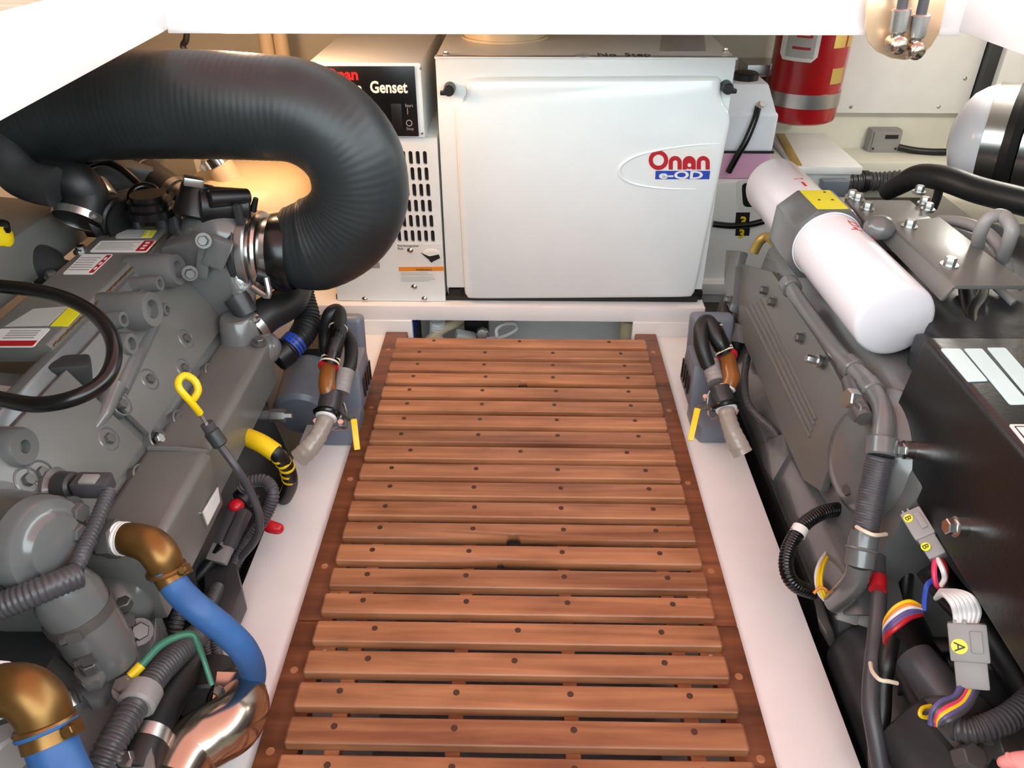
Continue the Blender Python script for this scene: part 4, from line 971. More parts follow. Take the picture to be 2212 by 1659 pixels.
MB().ring(S_[1], S_[2] - S_[0], .0175, .0022).build('coupling_ring', 'engine', op)
MB().tube(pZ([(1857, 1220, .15), (1850, 1250, .13), (1830, 1275, .10), (1805, 1300, .05)]), .015, 14, n=4).build('lower_elbow', 'engine', op)
tie = MB(); tc_ = Q_[4].lerp(Q_[3], .2)
tag(MB().tube(pZ([(1850, 1138, .195), (1868, 1148, .202), (1890, 1156, .202), (1914, 1154, .19)]), .0025, 8, n=4).build('cable_tie', 'tie'), 'cream cable tie round the braided oil hose', 'cable tie')
conduit('slim corrugated conduit beside the braided oil hose', pZ([(1938, 985, .18), (1930, 1030, .165), (1918, 1080, .15), (1905, 1145, .13), (1895, 1200, .11)]), .0085, .0035, .0009)
conduit('thin grey hose running down in front of the ribbed side panel', pZ([(1615, 770, .09), (1608, 820, .085), (1615, 870, .08), (1640, 902, .075), (1675, 935, .07), (1700, 985, .06), (1722, 1035, .05), (1740, 1060, .045)]), .0062, .004, .0005, name='thin_hose', cat='hose')
conduit('thin black conduit crossing under the gear cover', pZ([(1740, 1072, .06), (1780, 1088, .065), (1830, 1090, .07), (1870, 1085, .075)]), .006, .004, .001)
lp_ = thing('black_cable', 'black corrugated cable loop with white band above the right engine bed', 'cable', at(1740, 1200, Z=0))
Lp = pZ([(1848, 1105, .10), (1815, 1100, .11), (1770, 1110, .11), (1730, 1140, .10), (1702, 1190, .085), (1700, 1235, .07), (1720, 1265, .055), (1760, 1280, .04)])
MB().tube(Lp, .0095, 14, n=8, ribs=(.004, .0008)).build('cable_body', 'blackgloss', lp_)
MB().band(Lp[3].lerp(Lp[4], .15), Lp[4] - Lp[3], .0103, .012, .0008).build('white_band', 'white', lp_)

# ================================================================== twin filters
A_ = at(1668, 398, Z=.345); B_ = at(1934, 694, Z=.345); ax = (B_ - A_).normalized(); FL = (B_ - A_).length; FR = .0545
fa = thing('oil_filter', 'pair of long white canister filters on one grey head, right engine', 'filter', (A_ + B_) / 2)
h0, h1 = at(1742, 480, Z=.345), at(1788, 530, Z=.345)
t0 = (h0 - A_).length; t1 = (h1 - A_).length
MB().lathe(A_, ax, [(-.012, 0), (-.011, .03), (-.006, .045), (.006, FR - .002), (.012, FR), (t0 + .01, FR)], 44).build('filter_canister', 'filter', fa)
MB().lathe(A_, ax, [(t1 - .01, FR), (FL - .006, FR), (FL - .002, FR - .0012), (FL + .0005, FR - .004), (FL + .002, FR - .008), (FL + .006, .025), (FL + .007, 0)], 44).build('filter_canister', 'filter', fa)
for k, t in enumerate((t1 - .002, t0 + .002)): MB().lathe(A_ + ax * t, ax, [(-.004, FR + .0005), (-.004, FR + .0025), (.004, FR + .0025), (.004, FR + .0005)], 44, cap=False).build('filter_rim', 'filter', fa)
hx, hy, hz = Vector((ax.y, -ax.x, 0)).normalized(), ax, Vector((0, 0, 1))   # hx points to +x side
def HP(a, b, t): return A_ + ax * t + hx * a + hz * b
oct_ = [(-.066, -.02), (-.064, .022), (-.03, .059), (.028, .059), (.060, .032), (.062, -.03), (.035, -.06), (-.04, -.06)]
hd_ = MB().prism([HP(a, b, t0) for a, b in oct_], ax * (t1 - t0), .005).build('filter_head', 'engine', fa)
plate('head_label', [HP(a, .0595, t) for a, t in ((-.024, t0 + .008), (.026, t0 + .008), (.026, t1 - .008), (-.024, t1 - .008))], 'lemon', hd_, .0008)
for a, t in ((-.012, .55), (.010, .55), (-.012, .12)):
    p = HP(a, .0605, t0 + .008 + (t1 - t0 - .016) * t); MB().lathe(p, (0, 0, 1), [(0, .0025), (.0005, .002)], 8).build('label_mark', 'ink', hd_)
bk = MB().prism([HP(a, b, t0 + .005) for a, b in ((-.062, .0), (-.03, -.05), (-.03, -.13), (-.058, -.15), (-.075, -.12), (-.075, -.04))], ax * (t1 - t0 - .005), .008).build('head_bracket', 'engine', fa)
MB().lathe(HP(-.07, -.07, t1 - .005), Vector((-1, -.3, .2)), [(0, .02), (.01, .02), (.012, .015), (.02, .013)], 16).build('bracket_boss', 'engine', bk)
bolt('bolt', HP(-.078, -.12, (t0 + t1) / 2), (-1, -.3, .1), .008, .01, bk)
# red print on the canisters
up = (Vector((0, 0, 1)) * .80 - hx * .45 - Vector((0, 0, 0))).normalized()
def FP(ang, t):   # ang: degrees from top towards -x side
    a = math.radians(ang); n = hz * math.cos(a) - hx * math.sin(a)
    return A_ + ax * t + n * (FR + .0003), n
def fmark(ang0, ang1, ta, tb_):
    P = []
    for a_, t_ in ((ang0, ta), (ang1, ta), (ang1, tb_), (ang0, tb_)): P.append(FP(a_, t_)[0])
    plate('printed_mark', P, 'inkred', fa, .0006)
def outline(ang0, ang1, ta, tb_, wd=1.2):
    fmark(ang0, ang0 + wd, ta, tb_); fmark(ang1 - wd, ang1, ta, tb_); fmark(ang0, ang1, ta, ta + .0012); fmark(ang0, ang1, tb_ - .0012, tb_)
T = t1 + .03
outline(38, 54, T + .03, T + .05); outline(10, 24, T, T + .018)
fmark(50, 66, T - .002, T + .001); fmark(52, 62, T + .006, T + .012); fmark(48, 66, T + .016, T + .018)
fmark(2, 20, T + .035, T + .0365); fmark(8, 14, T + .026, T + .033)
fmark(84, 96, T + .045, T + .06)
fmark(-10, 6, t0 - .07, t0 - .0685); fmark(-4, 0, t0 - .05, t0 - .03); fmark(70, 74, t0 - .03, t0 - .005)

# ================================================================== black controller box
ex0, ez0, ez1 = .470, .228, .389
ecb = thing('engine_controller', 'matte black controller box with pale sticker strips, right foreground', 'control box', (.62, .5, ez0))
MB().prism([(ex0, .05, ez0), (ex0 + .012, .05, ez1 - .004), (ex0 + .018, .05, ez1), (.85, .05, ez1), (.85, .05, ez0)], (0, .765, 0), .005).build('box_body', 'ecu', ecb)
def ET(u, v): return at(u, v, Z=ez1)
for px in (((2031, 754), (2074, 754), (2134, 824), (2091, 825)), ((2081, 754), (2121, 754), (2225, 874), (2181, 875)), ((2131, 752), (2171, 752), (2275, 870), (2231, 872))):
    plate('sticker_strip', [ET(*p) for p in px], 'sticker', ecb, .0008, rnd=.003)
wp_ = plate('white_plate', [ET(*p) for p in ((2178, 918), (2260, 918), (2300, 975), (2225, 975))], 'paper', ecb, .001, rnd=.003)
plate('plate_border', [ET(*p) + Vector((0, 0, .0012)) for p in ((2190, 923), (2258, 923), (2290, 970), (2228, 970))], 'ink', wp_, .0004)
plate('plate_centre', [ET(*p) + Vector((0, 0, .0018)) for p in ((2194, 926), (2256, 926), (2286, 967), (2230, 967))], 'paper', wp_, .0004)
for u, v in ((1957, 972), (2068, 1138)):
    p = at(u, v, X=ex0 - .004)
    b = MB(); b.lathe(p, (-1, 0, .05), [(-.012, .0115), (.003, .0115), (.004, .009)], 18); b.hexa(p + Vector((-.003, 0, 0)), (-1, 0, .05), .009, .010)
    b.build('cover_bolt', 'steel', ecb)
MB().prism([(.57, .15, .10), (.80, .15, .10), (.80, .15, ez0 - .001), (.56, .15, ez0 - .001)], (0, .54, 0), .004).build('mount_frame', 'black', ecb)
MB().tube([at(1945, 1010, Z=ez0 - .004), at(1975, 1070, Z=ez0 - .006), at(1990, 1085, Z=ez0 - .006)], .0035, 8).build('edge_clip', 'connector', ecb)
# ---------------------------------------------------------------- connectors and looms
def orient(a, b, up=(0, 0, 1)):
    y = (b - a).normalized(); x = y.cross(Vector(up)).normalized(); z = x.cross(y)
    return Matrix((x, y, z)).transposed()
def conn(label, a, b, w, h, ltr, ts, name='wire_connector'):
    R = orient(a, b, (CAM - (a + b) / 2).normalized()); L = (b - a).length
    t = thing(name, label, 'connector', (a + b) / 2)
    MB().box(a.lerp(b, .3), (w, L * .6, h), R, .0025).build('socket', 'connector', t)
    MB().box(a.lerp(b, .78), (w * .84, L * .46, h * .86), R, .0025).build('plug', 'connector', t)
    MB().box(a.lerp(b, .28) + R @ Vector((-w * .2, 0, h * .5)), (w * .30, L * .34, h * .18), R, .001).build('latch', 'connector', t)
    for q in (-.25, .0):
        MB().box(a.lerp(b, .0) + R @ Vector((w * (.3 + q), -.0, h * .3)), (w * .1, L * .1, h * .3), R, .001).build('latch_tab', 'connector', t)
    for tt in ts:
        c_ = a.lerp(b, tt) + R @ Vector((w * .24, 0, h * .5))
        d_ = MB(); d_.lathe(c_, R @ Vector((0, 0, 1)), [(0, w * .21), (.0008, w * .21)], 20); dd = d_.build('dot_sticker', 'lemon', t)
        for vtx in dd.data.vertices: pass
        text('dot_lettering', ltr, 'ink', c_ + R @ Vector((w * .13, -w * .12, .001)), R @ Vector((0, 1, 0)), R @ Vector((-1, 0, 0)), w * .40, dd, .0003)
    return t
cA0, cA1 = at(2088, 1345, Z=.20), at(2102, 1485, Z=.155)
conn('grey wire connector with a yellow A sticker, lower right', cA0, cA1, .036, .028, 'A', (.36,))
cB0, cB1 = at(1968, 1108, Z=.222), at(2028, 1205, Z=.205)
conn('grey wire connector with two yellow B stickers under the controller box', cB0, cB1, .024, .024, 'B', (.15, .78))
cC0, cC1 = at(1808, 1322, Z=.03), at(1885, 1345, Z=.03)
conn('grey violet wire connector above the right engine bed', cC0, cC1, .020, .018, '', ())
wn = 0
def wires(label, name, lines, r=.0024):
    t = thing(name, label, 'wiring', lines[0][1][0])
    for m, pts in lines: MB().tube(pts, r, 8, n=6).build('wire', m, t)
    return t
wires('bundle of white wires arching into the A connector', 'wire_bundle', [('white', pZ([(2022 + 2 * k, 1292 - 3 * k, .19), (2038 + 7 * k, 1284 - k, .215), (2056 + 9 * k, 1302 - 2 * k, .222), (2064 + 10 * k, 1325 - k, .21), (2066 + 8 * k, 1350, .20)])) for k in range(6)], .0030)
cols = ['purple', 'conduit', 'pink_wire', 'yellow', 'purple', 'conduit']
wires('coloured wires curling out of the A connector', 'wire_bundle', [(m, pZ([(2075 + 8 * k, 1482, .158), (2062 + 6 * k, 1505 + 4 * k, .155), (2035 + 5 * k, 1515 + 7 * k, .155), (2016 + 5 * k, 1535 + 5 * k, .15), (2010 + 4 * k, 1565, .135)])) for k, m in enumerate(cols)], .0030)
cols = ['yellow', 'orange', 'white', 'purple', 'purple', 'inkred']
wires('orange, white and purple wire loop below the braided hose', 'wire_bundle', [(m, pZ([(1990, 1312 + 3 * k, .17), (1965, 1300 + 7 * k, .18), (1935, 1312 + 9 * k, .175), (1914, 1340 + 7 * k, .16), (1912, 1368 + 4 * k, .14)])) for k, m in enumerate(cols)], .0028)
wires('pink, white and blue wires below the B connector', 'wire_bundle', [('pink_wire', pZ([(2020, 1205, .205), (2018, 1235, .20), (2022, 1262, .19), (2032, 1270, .185)])), ('white', pZ([(2024, 1205, .206), (2036, 1230, .205), (2040, 1250, .195), (2030, 1268, .188)])), ('inkred', pZ([(2030, 1204, .204), (2042, 1228, .20), (2040, 1258, .19), (2024, 1270, .185)])), ('inkblue', pZ([(2022, 1250, .19), (2004, 1262, .19), (1998, 1290, .18), (1996, 1320, .17)]))], .0030)
wires('yellow and white wires leaving the black cable loop', 'wire_bundle', [('white', pZ([(1785, 1192, .06), (1770, 1215, .065), (1762, 1245, .06), (1768, 1280, .05), (1790, 1305, .04)])), ('yellow', pZ([(1790, 1198, .06), (1778, 1225, .066), (1774, 1260, .06), (1785, 1290, .05), (1806, 1318, .035)])), ('yellow', pZ([(1786, 1200, .058), (1771, 1225, .064), (1767, 1262, .058), (1778, 1292, .048)])), ('orange', pZ([(1758, 1282, .055), (1770, 1270, .062), (1785, 1275, .062), (1795, 1300, .05), (1806, 1322, .035)]))], .0022)
wires('yellow earth wire curl at the lower right', 'wire_bundle', [('yellow', pZ([(2012, 1525, .13), (1992, 1530, .13), (1988, 1545, .128), (2004, 1550, .126), (2020, 1540, .125)]))], .0022)
# vertical black looms with tie
lm = thing('cable_loom', 'black taped cable loom hanging down beside the right engine bed', 'cable', at(1900, 1450, Z=0))
MB().tube(pZ([(1900, 1150, .14), (1895, 1220, .13), (1898, 1290, .12), (1892, 1370, .10), (1885, 1440, .09), (1880, 1520, .07), (1890, 1590, .05), (1905, 1680, .02)]), .0098, 14, n=8).build('loom_cable', 'conduit', lm)
MB().tube(pZ([(1925, 1380, .11), (1915, 1430, .10), (1908, 1480, .08), (1905, 1540, .06), (1895, 1620, .03), (1900, 1680, .01)]), .010, 14, n=8).build('loom_cable', 'black', lm)
MB().tube(pZ([(1897, 1248, .132), (1896, 1275, .13)]), .0103, 12).build('red_tape', 'inkred', lm)
tag(MB().tube(pZ([(1880, 1432, .105), (1884, 1450, .11), (1900, 1468, .115), (1920, 1472, .115), (1938, 1476, .11)]), .0024, 8, n=5).build('cable_tie', 'tie'), 'cream cable tie round the hanging black loom', 'cable tie')
# dark castings and stubs in the lower right
ft = thing('fuel_pump', 'dark grey pump with pipe stub and flange, bottom right corner', 'pump', at(2080, 1600, Z=-.05))
MB().tube(pZ([(1975, 1420, .11), (2010, 1465, .11), (2055, 1520, .10)]), .026, 20, rad=[.022, .024, .026]).build('pipe_stub', 'conduit', ft)
MB().lathe(at(2022, 1590, Z=.10), (-.8, -.5, .25), [(-.06, .035), (-.012, .035), (-.01, .03), (.0, .03), (.004, .026)], 26).build('pump_flange', 'bolt', ft)
MB().box(at(2070, 1610, Z=.06), (.12, .10, .09), Euler((.2, .1, .5)).to_matrix(), .012).build('pump_body', 'enginedark', ft)
MB().sph(at(2115, 1530, Z=.07), .05, (1, 1, .8), 20).build('pump_dome', 'enginedark', ft)
for u, v in ((2120, 1590), (2155, 1618), (2180, 1600), (2080, 1640)):
    MB().hexa(at(u, v, Z=.11), (.2, -.4, 1), .014, .02).build('union_nut', 'bolt', ft)
MB().tube(pZ([(2100, 1660, .10), (2140, 1600, .11), (2170, 1580, .11)]), .010, 12, n=4).build('union_pipe', 'bolt', ft)
conduit('ribbed grey conduit sweeping to the lower right frame edge', pZ([(2062, 1570, .13), (2090, 1578, .135), (2130, 1572, .14), (2180, 1550, .145), (2230, 1510, .15)]), .0118, .005, .0016)
# black hoses hanging under the controller
for lab, pts, r in (('thick black hose sloping under the controller box', [(2010, 1225, .17), (2060, 1290, .15), (2130, 1360, .14), (2190, 1450, .13), (2240, 1540, .12)], .018),
                    ('black cable dropping between oil hose and controller box', [(1985, 1130, .15), (1965, 1200, .12), (1955, 1280, .08), (1950, 1340, .04), (1960, 1420, 0)], .009),
                    ('short black hose below the wiring, right foreground', [(1935, 1480, .02), (1990, 1500, .02), (2040, 1560, .02), (2080, 1660, .0)], .022),
                    ('curved black cable behind the grey connector', [(1880, 1260, .04), (1920, 1300, .04), (1960, 1380, .05), (2000, 1400, .05), (2060, 1400, .06)], .014)):
    tag(MB().tube(pZ(pts), r, 14, n=7).build('black_hose', 'black'), lab, 'hose')
db = thing('starter_motor', 'dark starter motor body low behind the wiring, right side', 'starter', at(1850, 1330, Z=-.1))
MB().cyl((.48, .48, -.03), (.48, .695, -.03), .062, .062, 28, .008).build('motor_body', 'enginedark', db)
MB().cyl((.49, .46, .04), (.49, .68, .04), .032, .032, 22, .006).build('solenoid', 'black', db)
MB().prism([at(u, v, Z=.012) for u, v in ((1752, 1255), (1775, 1290), (1790, 1340), (1800, 1362), (1785, 1365), (1765, 1330))], (.01, 0, -.03), .002).build('motor_tab', 'bolt', db)

# ================================================================== bilge pump units
def pump_unit(label, s, k):
    """s: +1 for the right-hand unit; k: dict of pixel points"""
    base = at(*k['base'], Z=-.022)
    t = thing('pump_unit', label, 'pump', base, 'grey pump units at the grating end')
    bx, by = base.x, base.y
    h = MB()
    hexp = [(bx + dx * s, by + dy, -.021) for dx, dy in ((-.030, -.040), (.022, -.040), (.036, -.020), (.036, .05), (-.039, .05), (-.039, -.020))]
    h.prism(hexp, (0, 0, .034), .004); h.build('base_block', 'greyplastic', t)
    o = MB().prism([(bx - s * .040, by + .03, .0), (bx - s * .040, by + .15, .0), (bx - s * .036, by + .14, .085), (bx - s * .036, by + .06, .085)], (s * .05, 0, 0), .008); o.build('side_body', 'greyplastic', t)
    for q in range(4):
        MB().bb(bx - s * .0413 - .001, bx - s * .0413 + .001, by + .06 + q * .02, by + .068 + q * .02, .02, .06).build('side_slot', 'black', t)
    MB().prism([(bx - s * .03, by + .13, .03), (bx - s * .03, by + .165, .03), (bx - s * .03, by + .185, .135), (bx - s * .03, by + .155, .14)], (s * .085, 0, 0), .012, 3).build('back_tank', 'greyplastic', t)
    if s < 0: MB().cyl((bx + s * .075, by + .02, .0), (bx + s * .075, by + .17, .03), .055, .055, 28, .008).build('pump_motor', 'greyplastic', t, label='slate blue motor drum')
    if s < 0: MB().bb(min(bx + s * .03, bx + s * .13), max(bx + s * .03, bx + s * .13), by + .12, by + .26, -.02, .09, .006).build('motor_box', 'black', t)
    P = lambda key: pZ(k[key])
    el = P('amber'); MB().tube(el, .0145, 16, n=6, rad=[.0135, .0145, .0145, .0125][:len(el)]).build('amber_elbow', 'amber', t)
    MB().ring(el[0], el[1] - el[0], .0140, .0045).build('red_collar', 'redplastic', t)
    MB().ring(el[-1], el[-1] - el[-2], .0125, .0025).build('white_collar', 'white', t)
    hs = P('hose'); hb = MB().tube(hs, .0135, 16, n=6).build('pump_hose', 'rubber', t)
    sl = P('sleeve'); MB().tube(sl, .0158, 16, n=4).build('hose_sleeve', 'blackgloss', t)
    for q in (.06, .9, 1.0):
        c_ = sl[0].lerp(sl[-1], q); MB().band(c_, sl[-1] - sl[0], .0160, .003, .0012).build('hose_tie', 'tie', t)
    h2 = P('hose2'); MB().tube(h2, .012, 14, n=6).build('return_hose', 'rubber', t)
    br = P('barb'); MB().tube(br, .0148, 16, n=2, ribs=(.008, .0008)).build('hose_barb', 'connector', t)
    te = P('tee'); MB().tube(te, .0195, 18, n=3).build('tee_body', 'enginedark', t)
    MB().ring(te[-1], te[-1] - te[0], .0205, .005).build('tee_ring', 'blackgloss', t)
    cl = P('clear'); MB().tube(cl, .0148, 16, n=6, rad=[.0145, .0145, .0150, .0165, .0165][:len(cl)], ribs=(.012, .0008)).build('clear_hose', 'clear', t)
    MB().ring(cl[0].lerp(cl[1], .15), cl[1] - cl[0], .0150, .0038).build('white_gasket', 'white', t)
    hd = P('handle'); lv = MB()
    R = orient(hd[0], hd[1], (CAM - hd[0]).normalized()); lv.box((hd[0] + hd[1]) / 2, (.0105, (hd[1] - hd[0]).length, .006), R, .002)
    ly = lv.build('valve_lever', 'yellow', t)
    MB().box(hd[0].lerp(te[-1], .25), (.010, .03, .003), orient(hd[0], te[-1], (CAM - hd[0]).normalized()), .001).build('lever_arm', 'steel', ly)
    MB().tube(P('bracket'), .0025, 8, n=2).build('valve_bracket', 'steel', t)
    for q in P('screws'): MB().hexa(q, (0, -.5, 1), .006, .006).build('bracket_screw', 'steel', t)
    return t
pump_unit('grey pump unit with amber elbow and yellow lever, on the left engine bed', -1, dict(base=(735, 935),
    amber=[(710, 792, .130), (706, 818, .122), (707, 838, .112), (711, 856, .10)], sleeve=[(732, 704, .175), (725, 735, .165), (712, 785, .138)],
    hose=[(712, 786, .137), (725, 738, .165), (733, 690, .182), (728, 672, .19), (712, 682, .185), (704, 722, .15), (705, 760, .12)],
    hose2=[(745, 720, .15), (758, 745, .14), (756, 790, .12), (740, 830, .10)], barb=[(748, 800, .12), (736, 848, .095)],
    tee=[(716, 850, .10), (712, 872, .09), (708, 892, .08)], clear=[(706, 898, .078), (698, 920, .07), (685, 945, .058), (668, 968, .045), (645, 990, .03)],
    handle=[(764, 905, .09), (772, 972, .05)], bracket=[(742, 872, .095), (748, 890, .09), (748, 918, .07), (744, 925, .065), (712, 926, .062)], screws=[(737, 914, .075), (684, 912, .072)]))
pump_unit('grey pump unit with amber elbow and yellow lever, on the right engine bed', 1, dict(base=(1537, 930),
    amber=[(1571, 768, .130), (1576, 795, .122), (1580, 818, .112), (1571, 838, .10)], sleeve=[(1541, 708, .168), (1550, 730, .16), (1565, 760, .138)],
    hose=[(1565, 762, .137), (1550, 732, .16), (1534, 700, .178), (1522, 696, .18), (1514, 715, .17), (1518, 755, .145), (1530, 790, .12)],
    hose2=[(1514, 715, .168), (1513, 745, .15), (1524, 775, .13), (1536, 800, .11)], barb=[(1534, 782, .12), (1547, 825, .10)],
    tee=[(1555, 838, .10), (1560, 858, .09), (1566, 876, .08)], clear=[(1568, 880, .078), (1573, 905, .07), (1580, 928, .06), (1592, 955, .045), (1605, 980, .03)],
    handle=[(1507, 882, .09), (1491, 952, .05)], bracket=[(1534, 846, .10), (1528, 862, .095), (1528, 884, .078), (1534, 902, .065), (1562, 902, .062)], screws=[(1523, 860, .085), (1588, 890, .07)]))
tag(MB().tube(pZ([(1590, 640, .12), (1570, 665, .11), (1575, 700, .09), (1590, 740, .07), (1595, 800, .0)]), .018, 16, n=6).build('black_hose', 'rubber'), 'thick black hose at the far end of the right engine', 'hose')
tag(MB().tube(pZ([(1655, 905, -.02), (1680, 900, -.01), (1700, 915, -.02), (1690, 960, -.05)]), .004, 8, n=5).build('thin_hose', 'rubber'), 'thin black hose arch below the ribbed side panel', 'hose')

# ================================================================== back right corner
cab = thing('white_cabinet', 'white cabinet behind the right engine with recessed handle and number stickers', 'cabinet', (.58, 1.9, -.05))
MB().bb(.407, .646, 1.752, 2.12, -.05, .262, .004).build('cabinet_body', 'white', cab)
MB().bb(.405, .68, 1.72, 1.76, -.012, .018, .003).build('cabinet_plinth', 'white', cab)
def CF(u, v): return at(u, v, Y=1.7515)
rp_ = plate('recess_surround', [CF(*p) for p in ((1590, 388), (1660, 388), (1660, 456), (1592, 458))], 'chalk2', cab, .004, rnd=.015)
plate('recess_opening', [CF(*p) - Vector((0, .004, 0)) for p in ((1601, 394), (1660, 394), (1660, 444), (1604, 446))], 'black', cab, .001, rnd=.012)
for v0, v1 in ((459, 482), (492, 508)):
    q = plate('number_sticker', [CF(*p) for p in ((1590, v0), (1620, v0), (1618, v1 + 1), (1588, v1 + 1))], 'ink', cab, .001)
text('number_lettering', '3', 'yellow', CF(1595, 488) - Vector((0, .0022, 0)), (1, 0, 0), (0, 0, 1), .034, cab, .0004, bold=.001)
text('number_lettering', '3', 'yellow', CF(1593, 513) - Vector((0, .0022, 0)), (1, 0, 0), (0, 0, 1), .030, cab, .0004, bold=.001)
tag(MB().tube(pY([(1540, 484, 1.74), (1580, 488, 1.735), (1620, 485, 1.735), (1650, 478, 1.735)]), .0075, 10, n=5).build('black_cable', 'blackgloss'), 'black cable crossing the number stickers on the cabinet', 'cable')
tag(MB().tube(pY([(1628, 545, 1.50), (1642, 520, 1.50), (1660, 512, 1.49), (1680, 530, 1.44)]), .010, 12, n=5).build('short_hose', 'brasslabel'), 'short yellow green hose behind the white filter', 'hose')
wbx = thing('battery_box', 'white box with overhanging lid and strap below the fire extinguisher', 'box', (.73, 1.97, 0))
MB().bb(.663, .79, 1.855, 2.12, -.05, .25, .004).build('box_body', 'white', wbx)
MB().bb(.648, .808, 1.84, 2.13, .251, .270, .004).build('box_lid', 'white', wbx)
MB().box((.668, 1.98, .272), (.022, .27, .003), Euler((0, 0, -.12)).to_matrix(), .001).build('box_strap', 'brasslabel', wbx)
MB().box(at(1800, 405, Y=1.82), (.065, .03, .04), None, .006).build('box_plug', 'greyplastic', wbx)
# coolant bottle on the cabinet
cbt = thing('coolant_bottle', 'translucent bottle half full of pink coolant beside the generator', 'bottle', (.49, 1.82, .262))
def BT(u, v): return at(u, v, Y=1.77)
xr, xl = BT(1668, 330).x, .412
zt = BT(1640, 205).z
def bprof(z0, z1, m, name, inset=0):
    return MB().bb(xl + inset, xr - inset, 1.77 + inset, 1.88 - inset, z0, z1, .008, 3).build(name, m, cbt)
zc_ = BT(1660, 329).z
bprof(.2625, zc_, 'coolant', 'coolant_fill')
bprof(zc_, BT(1672, 245).z, 'bottle', 'bottle_body')
zs = BT(1672, 245).z
MB().prism([(xl, 1.775, zs - .01), (xr, 1.775, zs - .01), (xr - .03, 1.785, zt + .02), (xl, 1.785, zt + .02)], (0, .09, 0), .006).build('bottle_shoulder', 'bottle', cbt)
cpz = BT(1622, 200).z
MB().lathe((BT(1622, 195).x, 1.83, zt + .012), (0, 0, 1), [(0, .026), (.004, .028), (.02, .028), (.024, .024), (.026, .0)], 26).build('bottle_cap', 'black', cbt)
MB().bb(xl, xr + .003, 1.767, 1.77, zc_ - .002, zc_ + .003).build('bottle_strap', 'ink', cbt)
hp = [BT(1636, 228) + Vector((0, -.008, 0)), BT(1625, 255) + Vector((0, -.02, 0)), BT(1605, 295) + Vector((0, -.03, 0)), BT(1585, 330) + Vector((0, -.03, 0)), BT(1570, 365) + Vector((0, -.02, 0))]
MB().tube(hp, .0075, 12, n=6).build('overflow_hose', 'blackgloss', cbt)
MB().hexa(hp[0], (.4, -.6, .6), .008, .012).build('hose_nipple', 'steel', cbt)
# fire extinguisher
FY = 1.97; fx = at(1738, 180, Y=FY).x; fz0 = at(1735, 270, Y=FY - .06).z; fr = .0855
fe = thing('fire_extinguisher', 'red fire extinguisher cylinder strapped to the back bulkhead', 'fire extinguisher', (fx, FY, fz0))
MB().lathe((fx, FY, fz0), (0, 0, 1), [(0, .05), (.001, fr - .012), (.006, fr - .003), (.014, fr), (.34, fr), (.345, fr - .02), (.35, .03)], 44).build('cylinder', 'red', fe)
def arcplate(name, u0, u1, v0, v1, m, parent, off=.0006, cut=False):
    """label wrapped on the cylinder: pixel columns to angles"""
    def ang(u):
        x = max(-1, min(1, (at(u, 150, Y=FY - .04).x - fx) / fr)); return math.asin(x)
    z0, z1 = at(1738, v1, Y=FY - fr).z, at(1738, v0, Y=FY - fr).z
    a0, a1 = ang(u0), ang(u1); n = 8; vs = []; fs = []
    for i in range(n + 1):
        a = a0 + (a1 - a0) * i / n
        for r in (fr + off, fr - .001):
            for z in (z0 + (.012 if cut and i in (0, n) else 0), z1): vs.append((fx + r * math.sin(a), FY - r * math.cos(a), z))
    for i in range(n):
        b = i * 4; fs += [[b, b + 4, b + 5, b + 1], [b + 2, b + 3, b + 7, b + 6], [b + 1, b + 5, b + 7, b + 3], [b, b + 2, b + 6, b + 4]]
    fs += [[0, 1, 3, 2], [n * 4, n * 4 + 2, n * 4 + 3, n * 4 + 1]]
    return MB().add(vs, fs).build(name, m, parent)
wl_ = arcplate('white_label', 1682, 1746, 30, 136, 'paper', fe, .0008, True)
arcplate('label_grey', 1689, 1738, 68, 128, 'ink_pale', wl_, .0012)
arcplate('label_stamp', 1702, 1730, 66, 84, 'inkred', wl_, .0016); arcplate('label_stamp', 1708, 1724, 68, 79, 'paper', wl_, .0019)
arcplate('label_line', 1698, 1730, 104, 110, 'inkred', wl_, .0016)
arcplate('brass_label', 1776, 1804, 40, 105, 'brasslabel', fe, .0008); arcplate('brass_label', 1809, 1826, 40, 105, 'brasslabel', fe, .0008); arcplate('brass_label', 1785, 1815, 150, 184, 'brasslabel', fe, .0008)
zb = at(1738, 222, Y=FY - fr).z
MB().lathe((fx, FY, zb - .016), (0, 0, 1), [(0, fr), (0, fr + .0018), (.032, fr + .0018), (.032, fr)], 44, cap=False).build('strap_band', 'zinc', fe)
MB().box((fx - fr - .014, FY + .03, zb + .01), (.03, .012, .05), Euler((0, 0, .5)).to_matrix(), .002).build('strap_buckle', 'zinc', fe)
MB().bb(fx - .12, fx + .05, FY + .085, BK, zb - .02, zb + .05, .003).build('strap_bracket', 'zinc', fe)
MB().bb(fx - .1, fx + .1, BK - .09, BK - .004, fz0 - .012, fz0 - .002, .002).build('foot_bracket', 'zinc', fe)
